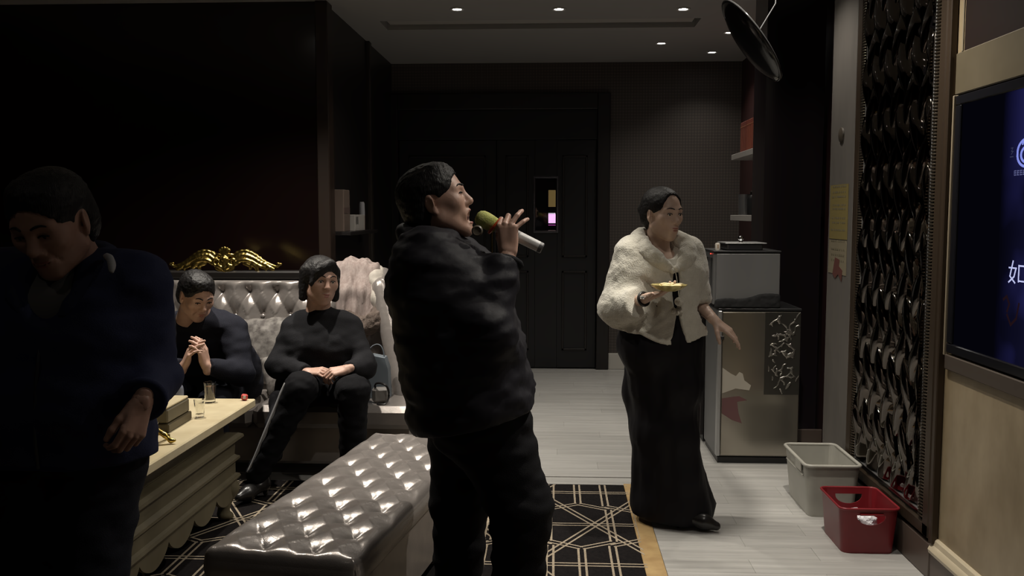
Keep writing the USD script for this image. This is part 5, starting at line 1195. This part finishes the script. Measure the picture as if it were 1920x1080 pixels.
# ------------------------------------------------------------------ the man standing at the left in navy
hc, Rh, hs = V(-1.187, 2.10, 1.480), frame_of((-.06, -.88, -.42), (0, -.2, 1), roll=-.09), .97
shL, shR = V(-1.035, 2.20, 1.318), V(-1.425, 2.17, 1.318)
elL, wrL, elR, wrR = V(-1.025, 2.215, 1.10), V(-.968, 2.060, 1.058), V(-1.49, 2.18, 1.08), V(-1.42, 2.04, .99)
B = Field((-1.72, 1.85, .02), (-.80, 2.50, 1.42), .014)
columns(B, [((-1.32, 2.19, 1.28), (-1.12, 2.19, 1.28), .08), ((-1.30, 2.20, 1.08), (-1.16, 2.20, 1.08), .10), ((-1.29, 2.20, .90), (-1.17, 2.20, .90), .09)])
limb(B, [(-1.205, 2.21, 1.28), (-1.20, 2.17, 1.42)], [.066, .060]); limb(B, [shR, elR, wrR], [.05, .042, .027]); limb(B, [shL, elL, wrL], [.05, .042, .027])
for s, x in ((1, -1.155), (-1, -1.315)): limb(B, [(x, 2.19, .88), (x - .015 * s, 2.14, .50), (x - .02 * s, 2.16, .10)], [.095, .058, .045])
hl = hand_mesh(wrL, (-.10, -.46, -.88), (.80, -.60, .10), False, [(.55, .85, .5), (.65, .95, .5), (.75, 1.0, .5), (.85, 1.0, .5)], spread=(.02, .0, -.02, -.05), thumb=(-.38, .88, -.20), tcurl=.3, size=.90)
hr = hand_mesh(wrR, (.30, -.5, -.8), (-.8, -.55, .0), True, [(.45, .6, .35), (.5, .65, .4), (.6, .7, .4), (.7, .8, .5)], size=1.02)
t = person('smiling man in a navy zip jacket standing by the table, head bowed', (-1.2, 2.18, 0), [B.mesh(), hl, hr], head_parts(lids=1.0, smile=1.0, wide=1.06), Rh, hc, hs, SKIN_D)
K = Field((-1.75, 1.88, .80), (-.78, 2.56, 1.47), .009)
columns(K, [((-1.335, 2.185, 1.315), (-1.115, 2.185, 1.315), .088), ((-1.325, 2.18, 1.21), (-1.125, 2.18, 1.21), .120), ((-1.305, 2.17, 1.05), (-1.150, 2.17, 1.05), .135), ((-1.305, 2.18, .90), (-1.160, 2.18, .90), .140)], .05)
limb(K, [shR, elR, wrR], [.098, .085, .058], .04); limb(K, [shL, elL, wrL], [.084, .072, .054], .04)
K.ripple(.013, (9, 9, 15), 21, octaves=2).ripple(.004, (24, 24, 40), 22, octaves=2)
K.ell((-1.195, 2.03, 1.40), (.066, .125, .155), .02, sub=True)
K.cut(wrR - unit(wrR - elR) * .004, unit(wrR - elR), near=.13).cut(wrL - unit(wrL - elL) * .004, unit(wrL - elL), near=.13).cut((0, 0, .895), (0, 0, -1))
obj('jacket', K.mesh(2), NAVY, t, smooth=True)
for s in (-1, 1):
    C = Field((-1.36, 1.96, 1.24), (-1.04, 2.36, 1.47), .007)
    q = smoothline([V(-1.200, 2.275, 1.405), V(-1.200 + s * .070, 2.240, 1.400), V(-1.200 + s * .100, 2.165, 1.375), V(-1.20 + s * .088, 2.100, 1.325), V(-1.198 + s * .050, 2.062, 1.265)], 14)
    C.chain(q, np.interp(np.linspace(0, 1, 14), (0, .6, 1), (.022, .024, .014)), .015); C.ripple(.006, 40, 23)
    obj('collar', C.mesh(1), NAVY, t, smooth=True)
S = Field((-1.36, 1.98, 1.10), (-1.00, 2.36, 1.40), .009)
S.cone((-1.25, 2.165, 1.26), (-1.15, 2.165, 1.26), .098, .098, .04).cone((-1.195, 2.175, 1.28), (-1.195, 2.175, 1.345), .088, .070, .03).cut((0, 0, 1.352), (0, -.25, 1))
obj('tee_shirt', S.mesh(1), GREYTEE, t, smooth=True)
obj('zip', tube(smoothline([(-1.20, 2.056, 1.23), (-1.20, 2.026, 1.12), (-1.205, 2.020, .98), (-1.205, 2.028, .905)], 20), .005, 6), mat('dull_zip', (.08, .08, .09), .35, metal=.7), t)
obj('shoulder_stripe', tube(smoothline([(-1.080, 2.130, 1.398), (-1.050, 2.100, 1.386), (-1.040, 2.080, 1.362)], 10), (.005, .008, .009, .0095, .0095, .0095, .0095, .009, .008, .005), 8), STRIPE, t, smooth=True)
ax = unit(wrL - elL); c = wrL - ax * .012; e1 = unit(np.cross(ax, (0, 0, 1))); e2 = np.cross(ax, e1)
obj('cuff', tube([c + .048 * (e1 * math.cos(a) + e2 * math.sin(a)) for a in np.linspace(0, 2 * PI, 26, endpoint=False)], .010, 8, closed=True), NAVY, t, smooth=True)
T = Field((-1.55, 1.92, .04), (-.90, 2.46, 1.02), .010)
T.cone((-1.295, 2.19, .90), (-1.165, 2.19, .90), .132, .132, .04)
for s, x in ((1, -1.155), (-1, -1.315)): limb(T, [(x, 2.19, .88), (x - .015 * s, 2.14, .50), (x - .02 * s, 2.16, .09)], [.118, .092, .082], .03)
T.ripple(.014, (14, 14, 22), 24).cut((0, 0, .055), (0, 0, -1))
obj('trousers', T.mesh(2), NAVYDARK, t, smooth=True)
for s, x in ((1, -1.175), (-1, -1.295)): obj('shoe', shoe_mesh((x, 2.23, .0058), (x + .03 * s, 1.96, .0058)), SHOE, t, smooth=True)
